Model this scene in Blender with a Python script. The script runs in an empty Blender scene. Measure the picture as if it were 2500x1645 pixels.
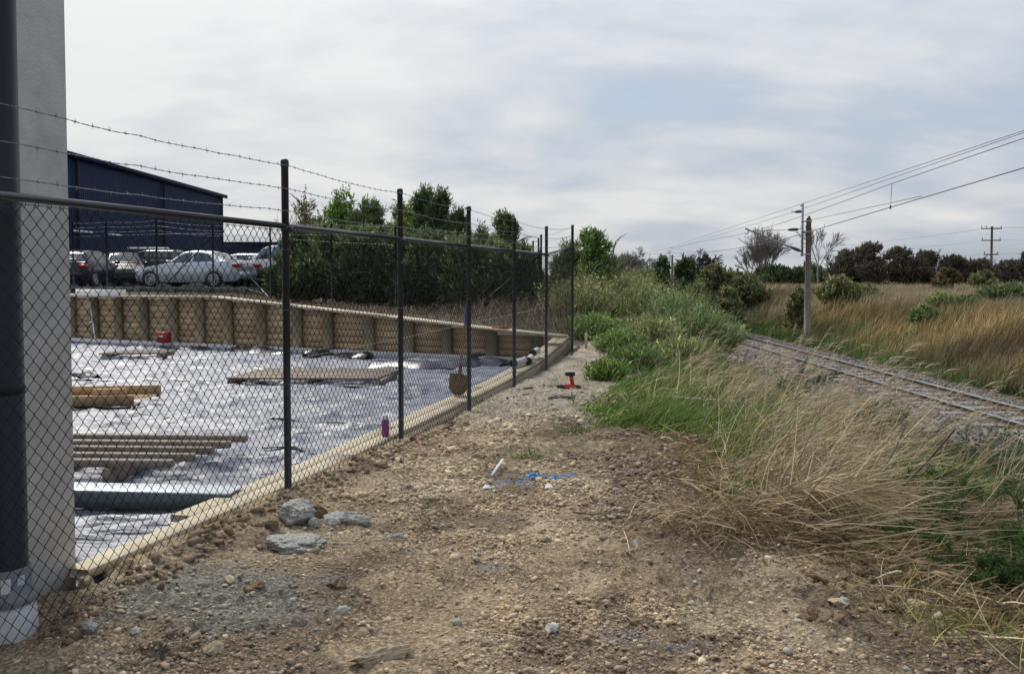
import bpy, math, random
import numpy as np
from mathutils import Vector, Matrix
R = math.radians
rng = np.random.default_rng(7)
random.seed(7)
sc = bpy.context.scene
COL = sc.collection

# ------------------------------------------------------------------ camera
EYE = 1.53
FPX, PPX, PPY, PITCH = 2100.0, 1250.0, 756.0, 2.3
cam_d = bpy.data.cameras.new('camera')
cam_d.sensor_width = 36.0
cam_d.lens = FPX / 2500.0 * 36.0
cam_d.shift_y = -(822.5 - PPY) / 2500.0
cam_d.clip_start = 0.05
cam_d.clip_end = 3000
cam = bpy.data.objects.new('camera', cam_d)
COL.objects.link(cam)
cam.location = (0, 0, EYE)
cam.rotation_euler = (R(90 - PITCH), 0, 0)
sc.camera = cam

# ------------------------------------------------------------------ sky and sun
SUN_AZ, SUN_EL = R(-36), R(47)          # azimuth from +Y, positive to the right
sun_dir = Vector((math.sin(SUN_AZ) * math.cos(SUN_EL), math.cos(SUN_AZ) * math.cos(SUN_EL), math.sin(SUN_EL)))
world = bpy.data.worlds.new('World')
sc.world = world
world.use_nodes = True
nt = world.node_tree
nt.nodes.clear()
def N(tree, typ, **kw):
    n = tree.nodes.new(typ)
    for k, v in kw.items():
        if k.startswith('i_'):
            n.inputs[k[2:].replace('_', ' ')].default_value = v
        else:
            setattr(n, k, v)
    return n
def L(tree, a, b): tree.links.new(a, b)
def ramp(tree, fac, stops, interp='LINEAR'):
    r = tree.nodes.new('ShaderNodeValToRGB')
    r.color_ramp.interpolation = interp
    el = r.color_ramp.elements
    while len(el) < len(stops): el.new(0.5)
    for e, (p, c) in zip(el, stops):
        e.position = p
        e.color = (c[0], c[1], c[2], 1) if hasattr(c, '__len__') else (c, c, c, 1)
    if fac is not None: L(tree, fac, r.inputs[0])
    return r
def math_n(tree, op, a, b=None, clamp=False):
    n = tree.nodes.new('ShaderNodeMath'); n.operation = op; n.use_clamp = clamp
    for i, v in enumerate((a, b)):
        if v is None: continue
        if isinstance(v, (int, float)): n.inputs[i].default_value = v
        else: L(tree, v, n.inputs[i])
    return n.outputs[0]
def mixc(tree, fac, a, b, mode='MIX'):
    n = tree.nodes.new('ShaderNodeMix'); n.data_type = 'RGBA'; n.blend_type = mode
    for sock, v in ((n.inputs['Factor'], fac), (n.inputs['A'], a), (n.inputs['B'], b)):
        if isinstance(v, (int, float)): sock.default_value = v
        elif isinstance(v, (tuple, list)): sock.default_value = (v[0], v[1], v[2], 1)
        else: L(tree, v, sock)
    return n.outputs['Result']

nish = N(nt, 'ShaderNodeTexSky', sky_type='NISHITA', sun_disc=False)
nish.sun_elevation = SUN_EL
nish.sun_rotation = SUN_AZ
nish.air_density = 1.2; nish.dust_density = 1.5
tc = N(nt, 'ShaderNodeTexCoord')
sep = N(nt, 'ShaderNodeSeparateXYZ'); L(nt, tc.outputs['Generated'], sep.inputs[0])
zc = math_n(nt, 'MAXIMUM', sep.outputs['Z'], 0.0)
zz = math_n(nt, 'ADD', zc, 0.26)
px = math_n(nt, 'DIVIDE', sep.outputs['X'], zz)
py = math_n(nt, 'DIVIDE', sep.outputs['Y'], zz)
cmb = N(nt, 'ShaderNodeCombineXYZ'); L(nt, px, cmb.inputs[0]); L(nt, py, cmb.inputs[1])
mp = N(nt, 'ShaderNodeMapping'); L(nt, cmb.outputs[0], mp.inputs[0])
mp.inputs['Rotation'].default_value = (0, 0, R(-14)); mp.inputs['Scale'].default_value = (0.85, 1.15, 1)
mp.inputs['Location'].default_value = (3.1, 1.7, 0)
n1 = N(nt, 'ShaderNodeTexNoise'); L(nt, mp.outputs[0], n1.inputs['Vector'])
n1.inputs['Scale'].default_value = 1.15; n1.inputs['Detail'].default_value = 6; n1.inputs['Roughness'].default_value = 0.55; n1.inputs['Distortion'].default_value = 0.5
n2 = N(nt, 'ShaderNodeTexNoise'); L(nt, mp.outputs[0], n2.inputs['Vector'])
n2.inputs['Scale'].default_value = 3.4; n2.inputs['Detail'].default_value = 5; n2.inputs['Roughness'].default_value = 0.5
cl = math_n(nt, 'ADD', math_n(nt, 'MULTIPLY', n1.outputs[0], 0.66), math_n(nt, 'MULTIPLY', n2.outputs[0], 0.34))
# thicker, bluer cloud lower and to the right; thin bright cloud round the hidden sun
dotn = N(nt, 'ShaderNodeVectorMath', operation='DOT_PRODUCT'); L(nt, tc.outputs['Generated'], dotn.inputs[0])
gd = Vector((math.sin(R(-17)) * math.cos(R(20)), math.cos(R(-17)) * math.cos(R(20)), math.sin(R(20))))
dotn.inputs[1].default_value = gd
glow = ramp(nt, dotn.outputs['Value'], [(0.55, 0.0), (0.9, 0.32), (1.0, 0.55)], 'EASE')
glow_v = math_n(nt, 'MULTIPLY', glow.outputs[0], 0.30)
cl2 = math_n(nt, 'ADD', cl, glow_v)
cr = ramp(nt, cl2, [(0.40, (0.185, 0.235, 0.32)), (0.47, (0.25, 0.288, 0.35)), (0.54, (0.305, 0.33, 0.372)), (0.60, (0.36, 0.375, 0.398)), (0.72, (0.445, 0.448, 0.445))])
elev = ramp(nt, sep.outputs['Z'], [(0.0, 0.84), (0.12, 0.90), (0.35, 1.0), (1.0, 1.0)])
crm = mixc(nt, 1.0, cr.outputs[0], elev.outputs[0], 'MULTIPLY')
bg_c = N(nt, 'ShaderNodeBackground'); L(nt, crm, bg_c.inputs[0]); L(nt, math_n(nt, 'ADD', math_n(nt, 'MULTIPLY', math_n(nt, 'MULTIPLY', zc, zc), 0.50), 0.87), bg_c.inputs[1])   # an overcast sky grows brighter towards its zenith
bg_n = N(nt, 'ShaderNodeBackground'); L(nt, nish.outputs[0], bg_n.inputs[0]); bg_n.inputs[1].default_value = 0.08
cover = ramp(nt, cl2, [(0.36, 0.62), (0.50, 0.93), (0.60, 0.97)])
mixw = N(nt, 'ShaderNodeMixShader'); L(nt, cover.outputs[0], mixw.inputs[0]); L(nt, bg_n.outputs[0], mixw.inputs[1]); L(nt, bg_c.outputs[0], mixw.inputs[2])
wo = N(nt, 'ShaderNodeOutputWorld'); L(nt, mixw.outputs[0], wo.inputs[0])

sl = bpy.data.lights.new('sun', 'SUN'); sl.energy = 1.5; sl.angle = R(18); sl.color = (1.0, 0.95, 0.87)
so = bpy.data.objects.new('sun', sl); COL.objects.link(so)
so.rotation_euler = (-sun_dir).to_track_quat('-Z', 'Y').to_euler()
so.location = (-10, 10, 30)
sc.view_settings.view_transform = 'Standard'
sc.view_settings.look = 'None'
sc.view_settings.exposure = 1.16
sc.view_settings.gamma = 1.0
sc.view_settings.use_curve_mapping = False
sc.cycles.max_bounces = 5
sc.cycles.diffuse_bounces = 3
sc.cycles.glossy_bounces = 3
sc.cycles.transmission_bounces = 3
sc.cycles.transparent_max_bounces = 6

# ------------------------------------------------------------------ helpers
_p = R(PITCH)
def at(u, v, z=None, y=None):
    """photo pixel -> point of the place, on the level z or at the distance y"""
    cx, cy = (u - PPX) / FPX, (PPY - v) / FPX
    d = Vector((cx, math.cos(_p) + cy * math.sin(_p), -math.sin(_p) + cy * math.cos(_p)))
    t = (z - EYE) / d.z if z is not None else y / d.y
    return Vector((0, 0, EYE)) + d * t

def tag(o, label=None, cat=None, group=None, kind=None):
    if label: o['label'] = label
    if cat: o['category'] = cat
    if group: o['group'] = group
    if kind: o['kind'] = kind
    return o
def empty(name, loc, label, cat, rz=0, group=None):
    o = bpy.data.objects.new(name, None); COL.objects.link(o)
    o.location = loc; o.rotation_euler = (0, 0, rz); o.empty_display_size = 0.1
    return tag(o, label, cat, group)
def mesh_np(name, V, F, mat, parent=None, col=None, smooth=False, loc=None, world_under_parent=False):
    """V (n,3); F list of arrays (m,3)/(m,4). Vertices are world coordinates unless the parent says otherwise"""
    V = np.asarray(V, dtype=np.float32)
    if not isinstance(F, list): F = [F]
    F = [np.asarray(f, dtype=np.int32) for f in F if len(f)]
    me = bpy.data.meshes.new(name)
    nl = sum(f.size for f in F); nf = sum(len(f) for f in F)
    me.vertices.add(len(V)); me.vertices.foreach_set('co', V.ravel())
    me.loops.add(nl); me.polygons.add(nf)
    me.loops.foreach_set('vertex_index', np.concatenate([f.ravel() for f in F]))
    sizes = np.concatenate([np.full(len(f), f.shape[1], dtype=np.int32) for f in F])
    starts = np.concatenate([[0], np.cumsum(sizes)[:-1]]).astype(np.int32)
    me.polygons.foreach_set('loop_start', starts)
    me.polygons.foreach_set('loop_total', sizes)
    if smooth: me.polygons.foreach_set('use_smooth', np.ones(nf, dtype=bool))
    me.update(calc_edges=True)
    if col is not None:
        a = me.color_attributes.new('Col', 'FLOAT_COLOR', 'POINT')
        c = np.ones((len(V), 4), dtype=np.float32); c[:, :col.shape[1]] = col
        a.data.foreach_set('color', c.ravel())
    if mat: me.materials.append(mat)
    o = bpy.data.objects.new(name, me); COL.objects.link(o)
    if parent is not None:
        o.parent = parent
        if world_under_parent:
            o.matrix_parent_inverse = Matrix.LocRotScale(parent.location, parent.rotation_euler, parent.scale).inverted()
    if loc is not None: o.location = loc
    return o

class MB:
    """collects boxes, tubes and lathes into one mesh"""
    def __init__(s): s.V = []; s.Q = []; s.T = []; s.n = 0
    def add(s, V, Q=(), T=()):
        V = np.asarray(V, dtype=float)
        if len(Q): s.Q.append(np.asarray(Q) + s.n)
        if len(T): s.T.append(np.asarray(T) + s.n)
        s.V.append(V); s.n += len(V); return s
    def box(s, c, size, rot=None, bev=0.0):
        x, y, z = [a / 2 for a in size]
        if bev > 0:
            b = min(bev, x * .9, y * .9, z * .9)
            V = []
            for (zs, ins) in ((-z, b), (-z + b, 0), (z - b, 0), (z, b)):
                V += [(-x + ins, -y + ins, zs), (x - ins, -y + ins, zs), (x - ins, y - ins, zs), (-x + ins, y - ins, zs)]
            Q = [(3, 2, 1, 0), (12, 13, 14, 15)]
            for k in range(3):
                for i in range(4):
                    j = (i + 1) % 4
                    Q.append((4 * k + i, 4 * k + j, 4 * k + 4 + j, 4 * k + 4 + i))
        else:
            V = [(-x, -y, -z), (x, -y, -z), (x, y, -z), (-x, y, -z), (-x, -y, z), (x, -y, z), (x, y, z), (-x, y, z)]
            Q = [(3, 2, 1, 0), (4, 5, 6, 7), (0, 1, 5, 4), (1, 2, 6, 5), (2, 3, 7, 6), (3, 0, 4, 7)]
        V = np.array(V)
        if rot is not None: V = V @ np.array(rot.to_matrix() if hasattr(rot, 'to_matrix') else rot).T
        return s.add(V + np.array(c), Q)
    def bar(s, a, b, w, h, up=(0, 0, 1), bev=0.0):
        a, b = Vector(a), Vector(b); d = b - a; ln = d.length; d.normalize()
        sd = d.cross(Vector(up)); sd.normalize(); u = sd.cross(d)
        M = np.array([[d.x, sd.x, u.x], [d.y, sd.y, u.y], [d.z, sd.z, u.z]])
        return s.box((a + b) / 2, (ln, w, h), M, bev)
    def tube(s, pts, r, k=8, cap=True):
        P = np.array([tuple(p) for p in pts], dtype=float); n = len(P)
        rr = np.full(n, r) if np.isscalar(r) else np.array(r)
        T = np.gradient(P, axis=0); T /= (np.linalg.norm(T, axis=1, keepdims=True) + 1e-9)
        ref = np.array([0, 0, 1.0]) if abs(T[0, 2]) < .9 else np.array([1.0, 0, 0])
        A = np.cross(T, ref); A /= (np.linalg.norm(A, axis=1, keepdims=True) + 1e-9); B = np.cross(T, A)
        an = np.arange(k) * 2 * math.pi / k
        V = P[:, None] + rr[:, None, None] * (A[:, None] * np.cos(an)[None, :, None] + B[:, None] * np.sin(an)[None, :, None])
        V = V.reshape(-1, 3)
        i = np.arange(n - 1)[:, None] * k; j = np.arange(k)[None]; j2 = (j + 1) % k
        Q = np.stack([i + j, i + j2, i + k + j2, i + k + j], -1).reshape(-1, 4)[:, ::-1]
        s.add(V, Q)
        if cap:
            base = s.n - len(V)
            for e, c in ((0, P[0]), (n - 1, P[-1])):
                s.V.append(c[None]); ci = s.n; s.n += 1
                tr = [(ci, base + e * k + (q + 1) % k, base + e * k + q) if e else (ci, base + e * k + q, base + e * k + (q + 1) % k) for q in range(k)]
                s.T.append(np.array(tr)[:, ::-1] if True else tr)
        return s
    def lathe(s, c, prof, k=16, axis=None):
        """prof: (radius, height) pairs about z (or another axis) through c"""
        V = []
        for r, h in prof:
            for i in range(k):
                a = 2 * math.pi * i / k; V.append((r * math.cos(a), r * math.sin(a), h))
        V = np.array(V)
        if axis is not None:
            q = Vector((0, 0, 1)).rotation_difference(Vector(axis)); V = V @ np.array(q.to_matrix()).T
        Q = [(i * k + j, i * k + (j + 1) % k, (i + 1) * k + (j + 1) % k, (i + 1) * k + j) for i in range(len(prof) - 1) for j in range(k)]
        return s.add(V + np.array(c), Q)
    def build(s, name, mat, parent=None, smooth=False, wp=False, loc=None):
        F = []
        if s.Q: F.append(np.concatenate(s.Q))
        if s.T: F.append(np.concatenate(s.T))
        return mesh_np(name, np.concatenate(s.V), F, mat, parent, smooth=smooth, world_under_parent=wp, loc=loc)

# noise
_tab = np.random.default_rng(3).random((256, 256))
def vn(x, y):
    x = np.asarray(x, float); y = np.asarray(y, float)
    xi = np.floor(x).astype(int); yi = np.floor(y).astype(int); fx = x - xi; fy = y - yi
    fx = fx * fx * (3 - 2 * fx); fy = fy * fy * (3 - 2 * fy)
    a = _tab[xi & 255, yi & 255]; b = _tab[(xi + 1) & 255, yi & 255]; c = _tab[xi & 255, (yi + 1) & 255]; d = _tab[(xi + 1) & 255, (yi + 1) & 255]
    return (a * (1 - fx) + b * fx) * (1 - fy) + (c * (1 - fx) + d * fx) * fy
def fbm(x, y, o=4, g=0.5):
    s = 0; a = 1; t = 0
    for i in range(o):
        s = s + a * vn(x * 2 ** i + 17.3 * i, y * 2 ** i + 9.1 * i); t += a; a *= g
    return s / t
def ss(a, b, x):
    t = np.clip((np.asarray(x, float) - a) / (b - a), 0, 1); return t * t * (3 - 2 * t)

# ------------------------------------------------------------------ materials
def new_mat(name):
    m = bpy.data.materials.new(name); m.use_nodes = True
    t = m.node_tree; b = t.nodes['Principled BSDF']; return m, t, b
def simple(name, c, rough=0.6, metal=0.0, var=0.0, vscale=8.0, bump=0.0, bscale=60.0, spec=0.5, stretch=None, c2=None):
    m, t, b = new_mat(name)
    b.inputs['Base Color'].default_value = (*c, 1); b.inputs['Roughness'].default_value = rough; b.inputs['Metallic'].default_value = metal
    b.inputs['Specular IOR Level'].default_value = spec
    if var or bump or c2:
        tc = N(t, 'ShaderNodeTexCoord'); mp = N(t, 'ShaderNodeMapping'); L(t, tc.outputs['Object'], mp.inputs[0])
        if stretch: mp.inputs['Scale'].default_value = stretch
    if var or c2:
        no = N(t, 'ShaderNodeTexNoise'); L(t, mp.outputs[0], no.inputs['Vector']); no.inputs['Scale'].default_value = vscale; no.inputs['Detail'].default_value = 6
        no.inputs['Roughness'].default_value = 0.65
        ca = tuple(x * (1 - var) for x in c); cb = c2 if c2 else tuple(min(1, x * (1 + var)) for x in c)
        r = ramp(t, no.outputs[0], [(0.35, ca), (0.65, cb)]); L(t, r.outputs[0], b.inputs['Base Color'])
    if bump:
        nb = N(t, 'ShaderNodeTexNoise'); L(t, mp.outputs[0], nb.inputs['Vector']); nb.inputs['Scale'].default_value = bscale; nb.inputs['Detail'].default_value = 4
        bu = N(t, 'ShaderNodeBump'); bu.inputs['Strength'].default_value = bump; bu.inputs['Distance'].default_value = 0.01
        L(t, nb.outputs[0], bu.inputs['Height']); L(t, bu.outputs[0], b.inputs['Normal'])
    return m
def leafy(name, trans=0.3, rough=0.75):
    m = bpy.data.materials.new(name); m.use_nodes = True; t = m.node_tree
    for n in list(t.nodes): t.nodes.remove(n)
    a = N(t, 'ShaderNodeAttribute', attribute_name='Col')
    d = N(t, 'ShaderNodeBsdfPrincipled'); d.inputs['Roughness'].default_value = rough; d.inputs['Specular IOR Level'].default_value = 0.25
    tr = N(t, 'ShaderNodeBsdfTranslucent'); mx = N(t, 'ShaderNodeMixShader'); mx.inputs[0].default_value = trans
    o = N(t, 'ShaderNodeOutputMaterial')
    L(t, a.outputs['Color'], d.inputs['Base Color']); L(t, a.outputs['Color'], tr.inputs['Color'])
    L(t, d.outputs[0], mx.inputs[1]); L(t, tr.outputs[0], mx.inputs[2]); L(t, mx.outputs[0], o.inputs[0]); return m
def wood(name, c, c2, scale=1.0, rough=0.75):
    m, t, b = new_mat(name); b.inputs['Roughness'].default_value = rough; b.inputs['Specular IOR Level'].default_value = 0.3
    tc = N(t, 'ShaderNodeTexCoord'); mp = N(t, 'ShaderNodeMapping'); L(t, tc.outputs['Object'], mp.inputs[0])
    geo = N(t, 'ShaderNodeObjectInfo')
    no = N(t, 'ShaderNodeTexNoise'); no.inputs['Scale'].default_value = 5 * scale; no.inputs['Detail'].default_value = 8; no.inputs['Roughness'].default_value = .7
    L(t, mp.outputs[0], no.inputs['Vector'])
    r = ramp(t, no.outputs[0], [(0.3, c2), (0.6, c)])
    rv = math_n(t, 'ADD', math_n(t, 'MULTIPLY', geo.outputs['Random'], 0.35), 0.8)
    cc = N(t, 'ShaderNodeCombineXYZ')
    for i in range(3): L(t, rv, cc.inputs[i])
    L(t, mixc(t, 1.0, r.outputs[0], cc.outputs[0], 'MULTIPLY'), b.inputs['Base Color'])
    n2 = N(t, 'ShaderNodeTexNoise'); n2.inputs['Scale'].default_value = 90 * scale; L(t, mp.outputs[0], n2.inputs['Vector'])
    bu = N(t, 'ShaderNodeBump'); bu.inputs['Strength'].default_value = .3; bu.inputs['Distance'].default_value = .004
    L(t, n2.outputs[0], bu.inputs['Height']); L(t, bu.outputs[0], b.inputs['Normal']); return m

M = {}
M['black'] = simple('black_powder_coat', (0.010, 0.011, 0.014), 0.32, var=0.3, vscale=20, spec=0.5)
M['wireblack'] = simple('black_vinyl_wire', (0.012, 0.012, 0.013), 0.42)
M['galv'] = simple('galvanised_steel', (0.30, 0.31, 0.32), 0.42, 0.75, var=.2, vscale=30)
M['barb'] = simple('galvanised_barbed_wire', (0.20, 0.21, 0.23), 0.5, 0.6)
M['concrete'] = simple('precast_concrete', (0.53, 0.53, 0.53), 0.85, var=0.13, vscale=5.0, bump=0.3, bscale=60)
M['nib'] = simple('pale_concrete', (0.40, 0.40, 0.39), 0.85, var=.15, vscale=6, bump=.2)
M['pipe'] = simple('charcoal_pvc', (0.006, 0.008, 0.012), 0.45, spec=.3, var=.25, vscale=9)
M['pipegrey'] = simple('grey_pvc', (0.115, 0.13, 0.16), 0.45, var=.15, vscale=14, c2=(0.17, 0.17, 0.17))
M['white'] = simple('white_paint', (0.62, 0.62, 0.61), 0.6, var=.12, vscale=10)
M['timber'] = wood('pale_treated_timber', (0.52, 0.45, 0.325), (0.37, 0.31, 0.215))
M['board'] = wood('tan_retaining_timber', (0.52, 0.375, 0.215), (0.37, 0.26, 0.145))
M['pole'] = wood('round_timber_post', (0.30, 0.24, 0.145), (0.20, 0.165, 0.10))
M['oldwood'] = wood('weathered_timber', (0.30, 0.25, 0.20), (0.17, 0.135, 0.105))
M['orangewood'] = wood('orange_pine', (0.44, 0.29, 0.16), (0.30, 0.19, 0.10))
M['greywood'] = wood('grey_green_timber', (0.17, 0.17, 0.13), (0.105, 0.11, 0.085))
M['mast'] = wood('old_mast_timber', (0.22, 0.195, 0.165), (0.11, 0.095, 0.08), 1.4)
M['metalgrey'] = simple('painted_steel', (0.58, 0.62, 0.66), 0.4, 0.1, var=.08, vscale=5)
M['beamside'] = simple('green_grey_steel', (0.085, 0.11, 0.12), 0.5, 0.1)
M['navy'] = simple('navy_cladding', (0.013, 0.022, 0.062), 0.6, 0.0, var=.06, vscale=.8, spec=.15)
M['navyroof'] = simple('navy_flashing', (0.010, 0.015, 0.04), 0.8, spec=.2)
M['asphalt'] = simple('asphalt', (0.05, 0.05, 0.052), 0.9, var=.25, vscale=4, bump=.3)
M['steelrail'] = simple('polished_rail_head', (0.42, 0.43, 0.45), 0.25, 0.9)
M['rust'] = simple('rusty_rail_web', (0.10, 0.065, 0.045), 0.8, 0.2, var=.3, vscale=20)
M['sleeper'] = simple('concrete_sleeper', (0.22, 0.21, 0.19), 0.9, var=.2, vscale=8)
M['blackplastic'] = simple('black_polythene', (0.008, 0.008, 0.012), 0.3, var=.2)
M['darkmembrane'] = simple('navy_damp_proof_sheet', (0.016, 0.020, 0.038), 0.32, var=.25, vscale=3, bump=.4, bscale=9)
M['red'] = simple('red_plastic', (0.33, 0.018, 0.022), 0.4, var=.1)
M['brightred'] = simple('dusty_red_plastic', (0.42, 0.025, 0.02), 0.5, var=.25, vscale=30)
M['rubber'] = simple('black_rubber', (0.012, 0.012, 0.012), 0.8)
M['alloy'] = simple('alloy_rim', (0.50, 0.51, 0.53), 0.32, 0.8)
M['glass'] = simple('tinted_car_glass', (0.03, 0.042, 0.045), 0.08, 0.0, spec=1.0)
M['silver'] = simple('silver_car_paint', (0.55, 0.57, 0.60), 0.28, 0.35)
M['whitepaint'] = simple('white_car_paint', (0.62, 0.63, 0.64), 0.25)
M['darkblue'] = simple('dark_blue_car_paint', (0.014, 0.02, 0.035), 0.22)
M['blackcar'] = simple('black_car_paint', (0.010, 0.011, 0.013), 0.25)
M['greycar'] = simple('dark_grey_car_paint', (0.045, 0.047, 0.05), 0.35, 0.3)
M['taillight'] = simple('red_tail_lens', (0.45, 0.01, 0.012), 0.2)
M['headlight'] = simple('clear_lamp_lens', (0.55, 0.57, 0.60), 0.12, 0.2)
M['blacktrim'] = simple('black_trim', (0.012, 0.012, 0.013), 0.55)
M['purple'] = simple('purple_can', (0.22, 0.05, 0.20), 0.35)
M['bluepaint'] = simple('blue_handle', (0.02, 0.05, 0.28), 0.45)
M['shovelsteel'] = simple('muddy_shovel_steel', (0.22, 0.17, 0.10), 0.7, 0.2, var=.3, vscale=25)
M['insul'] = simple('brown_insulator', (0.055, 0.045, 0.045), 0.35)
M['wire'] = simple('dark_conductor', (0.08, 0.085, 0.10), 0.5, 0.4)
M['string'] = simple('builders_string', (0.55, 0.50, 0.42), 0.8)
M['bark'] = simple('grey_brown_bark', (0.11, 0.09, 0.075), 0.9, var=.3, vscale=10)
M['palebark'] = simple('pale_grey_bark', (0.24, 0.22, 0.20), 0.9, var=.2, vscale=10)
M['darktwig'] = simple('dark_reddish_twigs', (0.055, 0.040, 0.036), 0.9, var=.25, vscale=3)
M['stone_grey'] = simple('rough_grey_concrete_lump', (0.36, 0.355, 0.315), 0.95, var=.5, vscale=70, bump=1.0, bscale=160)
M['stone_tan'] = simple('tan_clay_stone', (0.34, 0.27, 0.18), 0.9, var=.4, vscale=14, bump=.5, bscale=60)
M['stone_blue'] = simple('blue_grey_stone', (0.35, 0.345, 0.315), 0.9, var=.4, vscale=40, bump=.4, bscale=50)
M['clod'] = simple('brown_clay_clod', (0.175, 0.118, 0.07), 0.95, var=.35, vscale=20, bump=.8, bscale=60)
M['grass'] = leafy('grass_blade', .3)
M['leaf'] = leafy('leaf', .45)
M['fleck'] = leafy('mineral_fleck', 0.0, .9)
# ------------------------------------------------------------------ the lie of the land
FD = np.array([.2539, .9672]); FN = np.array([.9672, -.2539])      # along the fence, and to its right
def st(x, y): return ((x + 3.02) * FD[0] + y * FD[1], (x + 3.02) * FN[0] + y * FN[1])
def xy(s, t): return (-3.02 + s * FD[0] + t * FN[0], s * FD[1] + t * FN[1])
def fence_pt(y, z=0.0, t=0.0):
    x = -3.02 + .2625 * y
    return Vector((x + t * FN[0], y + t * FN[1], z))
def cap_z(y): return np.interp(y, [0, 6, 11.6, 13.6, 15.9, 30], [.06, .07, .11, .18, .40, .40])
WA, WB = Vector((-12.4, 15.48 + .468 * 12.4, 0)), Vector((0.95, 15.48 - .468 * .95, 0))   # foot of the back retaining wall
def wall_y(x): return 15.48 - .468 * x
def wall_top(x):
    return np.interp(x, [-13, -6.3, -4.55, -2.03, -.85, .55, 2], [1.03, 1.06, .918, .708, .60, .47, .42])
def edge_x(y): return np.interp(y, [0, 3.3, 4.2, 5.5, 7, 9, 12, 16, 22, 40], [1.9, 2.0, 2.1, 2.2, 2.3, 2.3, 2.4, 2.9, 3.6, 6.0])
def track_x(y): return 9.5 + np.where(np.asarray(y) > 42, (np.asarray(y) - 42.0) ** 2 * .0016, 0)
def land(x, y):
    x = np.asarray(x, float); y = np.asarray(y, float)
    s, t = st(x, y)
    path = np.interp(y, [0, 13.2, 15.7, 20, 60], [0, 0, .15, .34, .35]) + .02 * np.sin(x * 1.3 + y * .7)
    path = path + .07 * np.exp(-((t - .05) / .22) ** 2) * ss(3.6, 4.6, y) * (1 - ss(7, 9, y))      # earth banked against the boards
    path = path - .07 * np.exp(-((x + 2.25) ** 2 + (y - 3.7) ** 2) / .08)
    path = path + .12 * np.exp(-((x - 1.55) ** 2 / .3 + (y - 5.0) ** 2 / .15))                      # heap of turf
    tx = track_x(y); rel = x - tx
    ex = edge_x(y)
    foot = np.maximum(tx - 2.7, ex + 1.2)
    f = ss(0, 1, (x - ex) / (foot - ex))
    z = path * (1 - f) + (-1.32) * f
    # bank beyond the line
    b = ss(2.9, 8.5, rel); far = .25 + .35 * ss(15, 60, rel) + .15 * (fbm(x * .08, y * .08, 3) - .5)
    z = z * (1 - b) + (-.15 + far) * b
    z = np.where(rel > -2.7, np.where(rel < 2.9, -1.32, z), z)
    # everything past the bend in the distance is level
    fd = ss(95, 150, y); z = z * (1 - fd) + .35 * fd
    return z
def detail(x, y):
    s, t = st(x, y)
    near = 1 - ss(12, 18, y)
    d = .030 * (fbm(x * 3.1, y * 3.1, 4) - .5) + .034 * (fbm(x * 11, y * 11, 3) - .5)
    r = np.abs(fbm(x * 26 + 5, y * 26, 2) - .5) * 2
    d = d + .016 * (1 - r) * ss(.35, .65, fbm(x * 2.2 + 9, y * 2.2, 3))
    cl = fbm(x * 19, y * 19, 2)
    d = d + .03 * np.maximum(cl - .58, 0) * 3 * ss(.40, .6, fbm(x * 1.3 + 4, y * 1.3 + 2, 3))
    # layered scraped clay in front
    lay = np.abs(((x * .25 + y * 13 + 2.2 * fbm(x * 2.5, y * 2.5, 3)) % 1.0) - .5)
    m = ss(.0, .5, x + .2) * (1 - ss(1.4, 1.9, x)) * (1 - ss(3.8, 4.6, y))
    d = d + .010 * (lay - .25) * m
    return d * (.45 + .85 * near)
def H(x, y): return land(x, y) + detail(x, y)

def in_yard(x, y):
    s, t = st(x, y)
    return (t < -.10) & (y > 4.12) & (y < wall_y(x) + .3)

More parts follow.
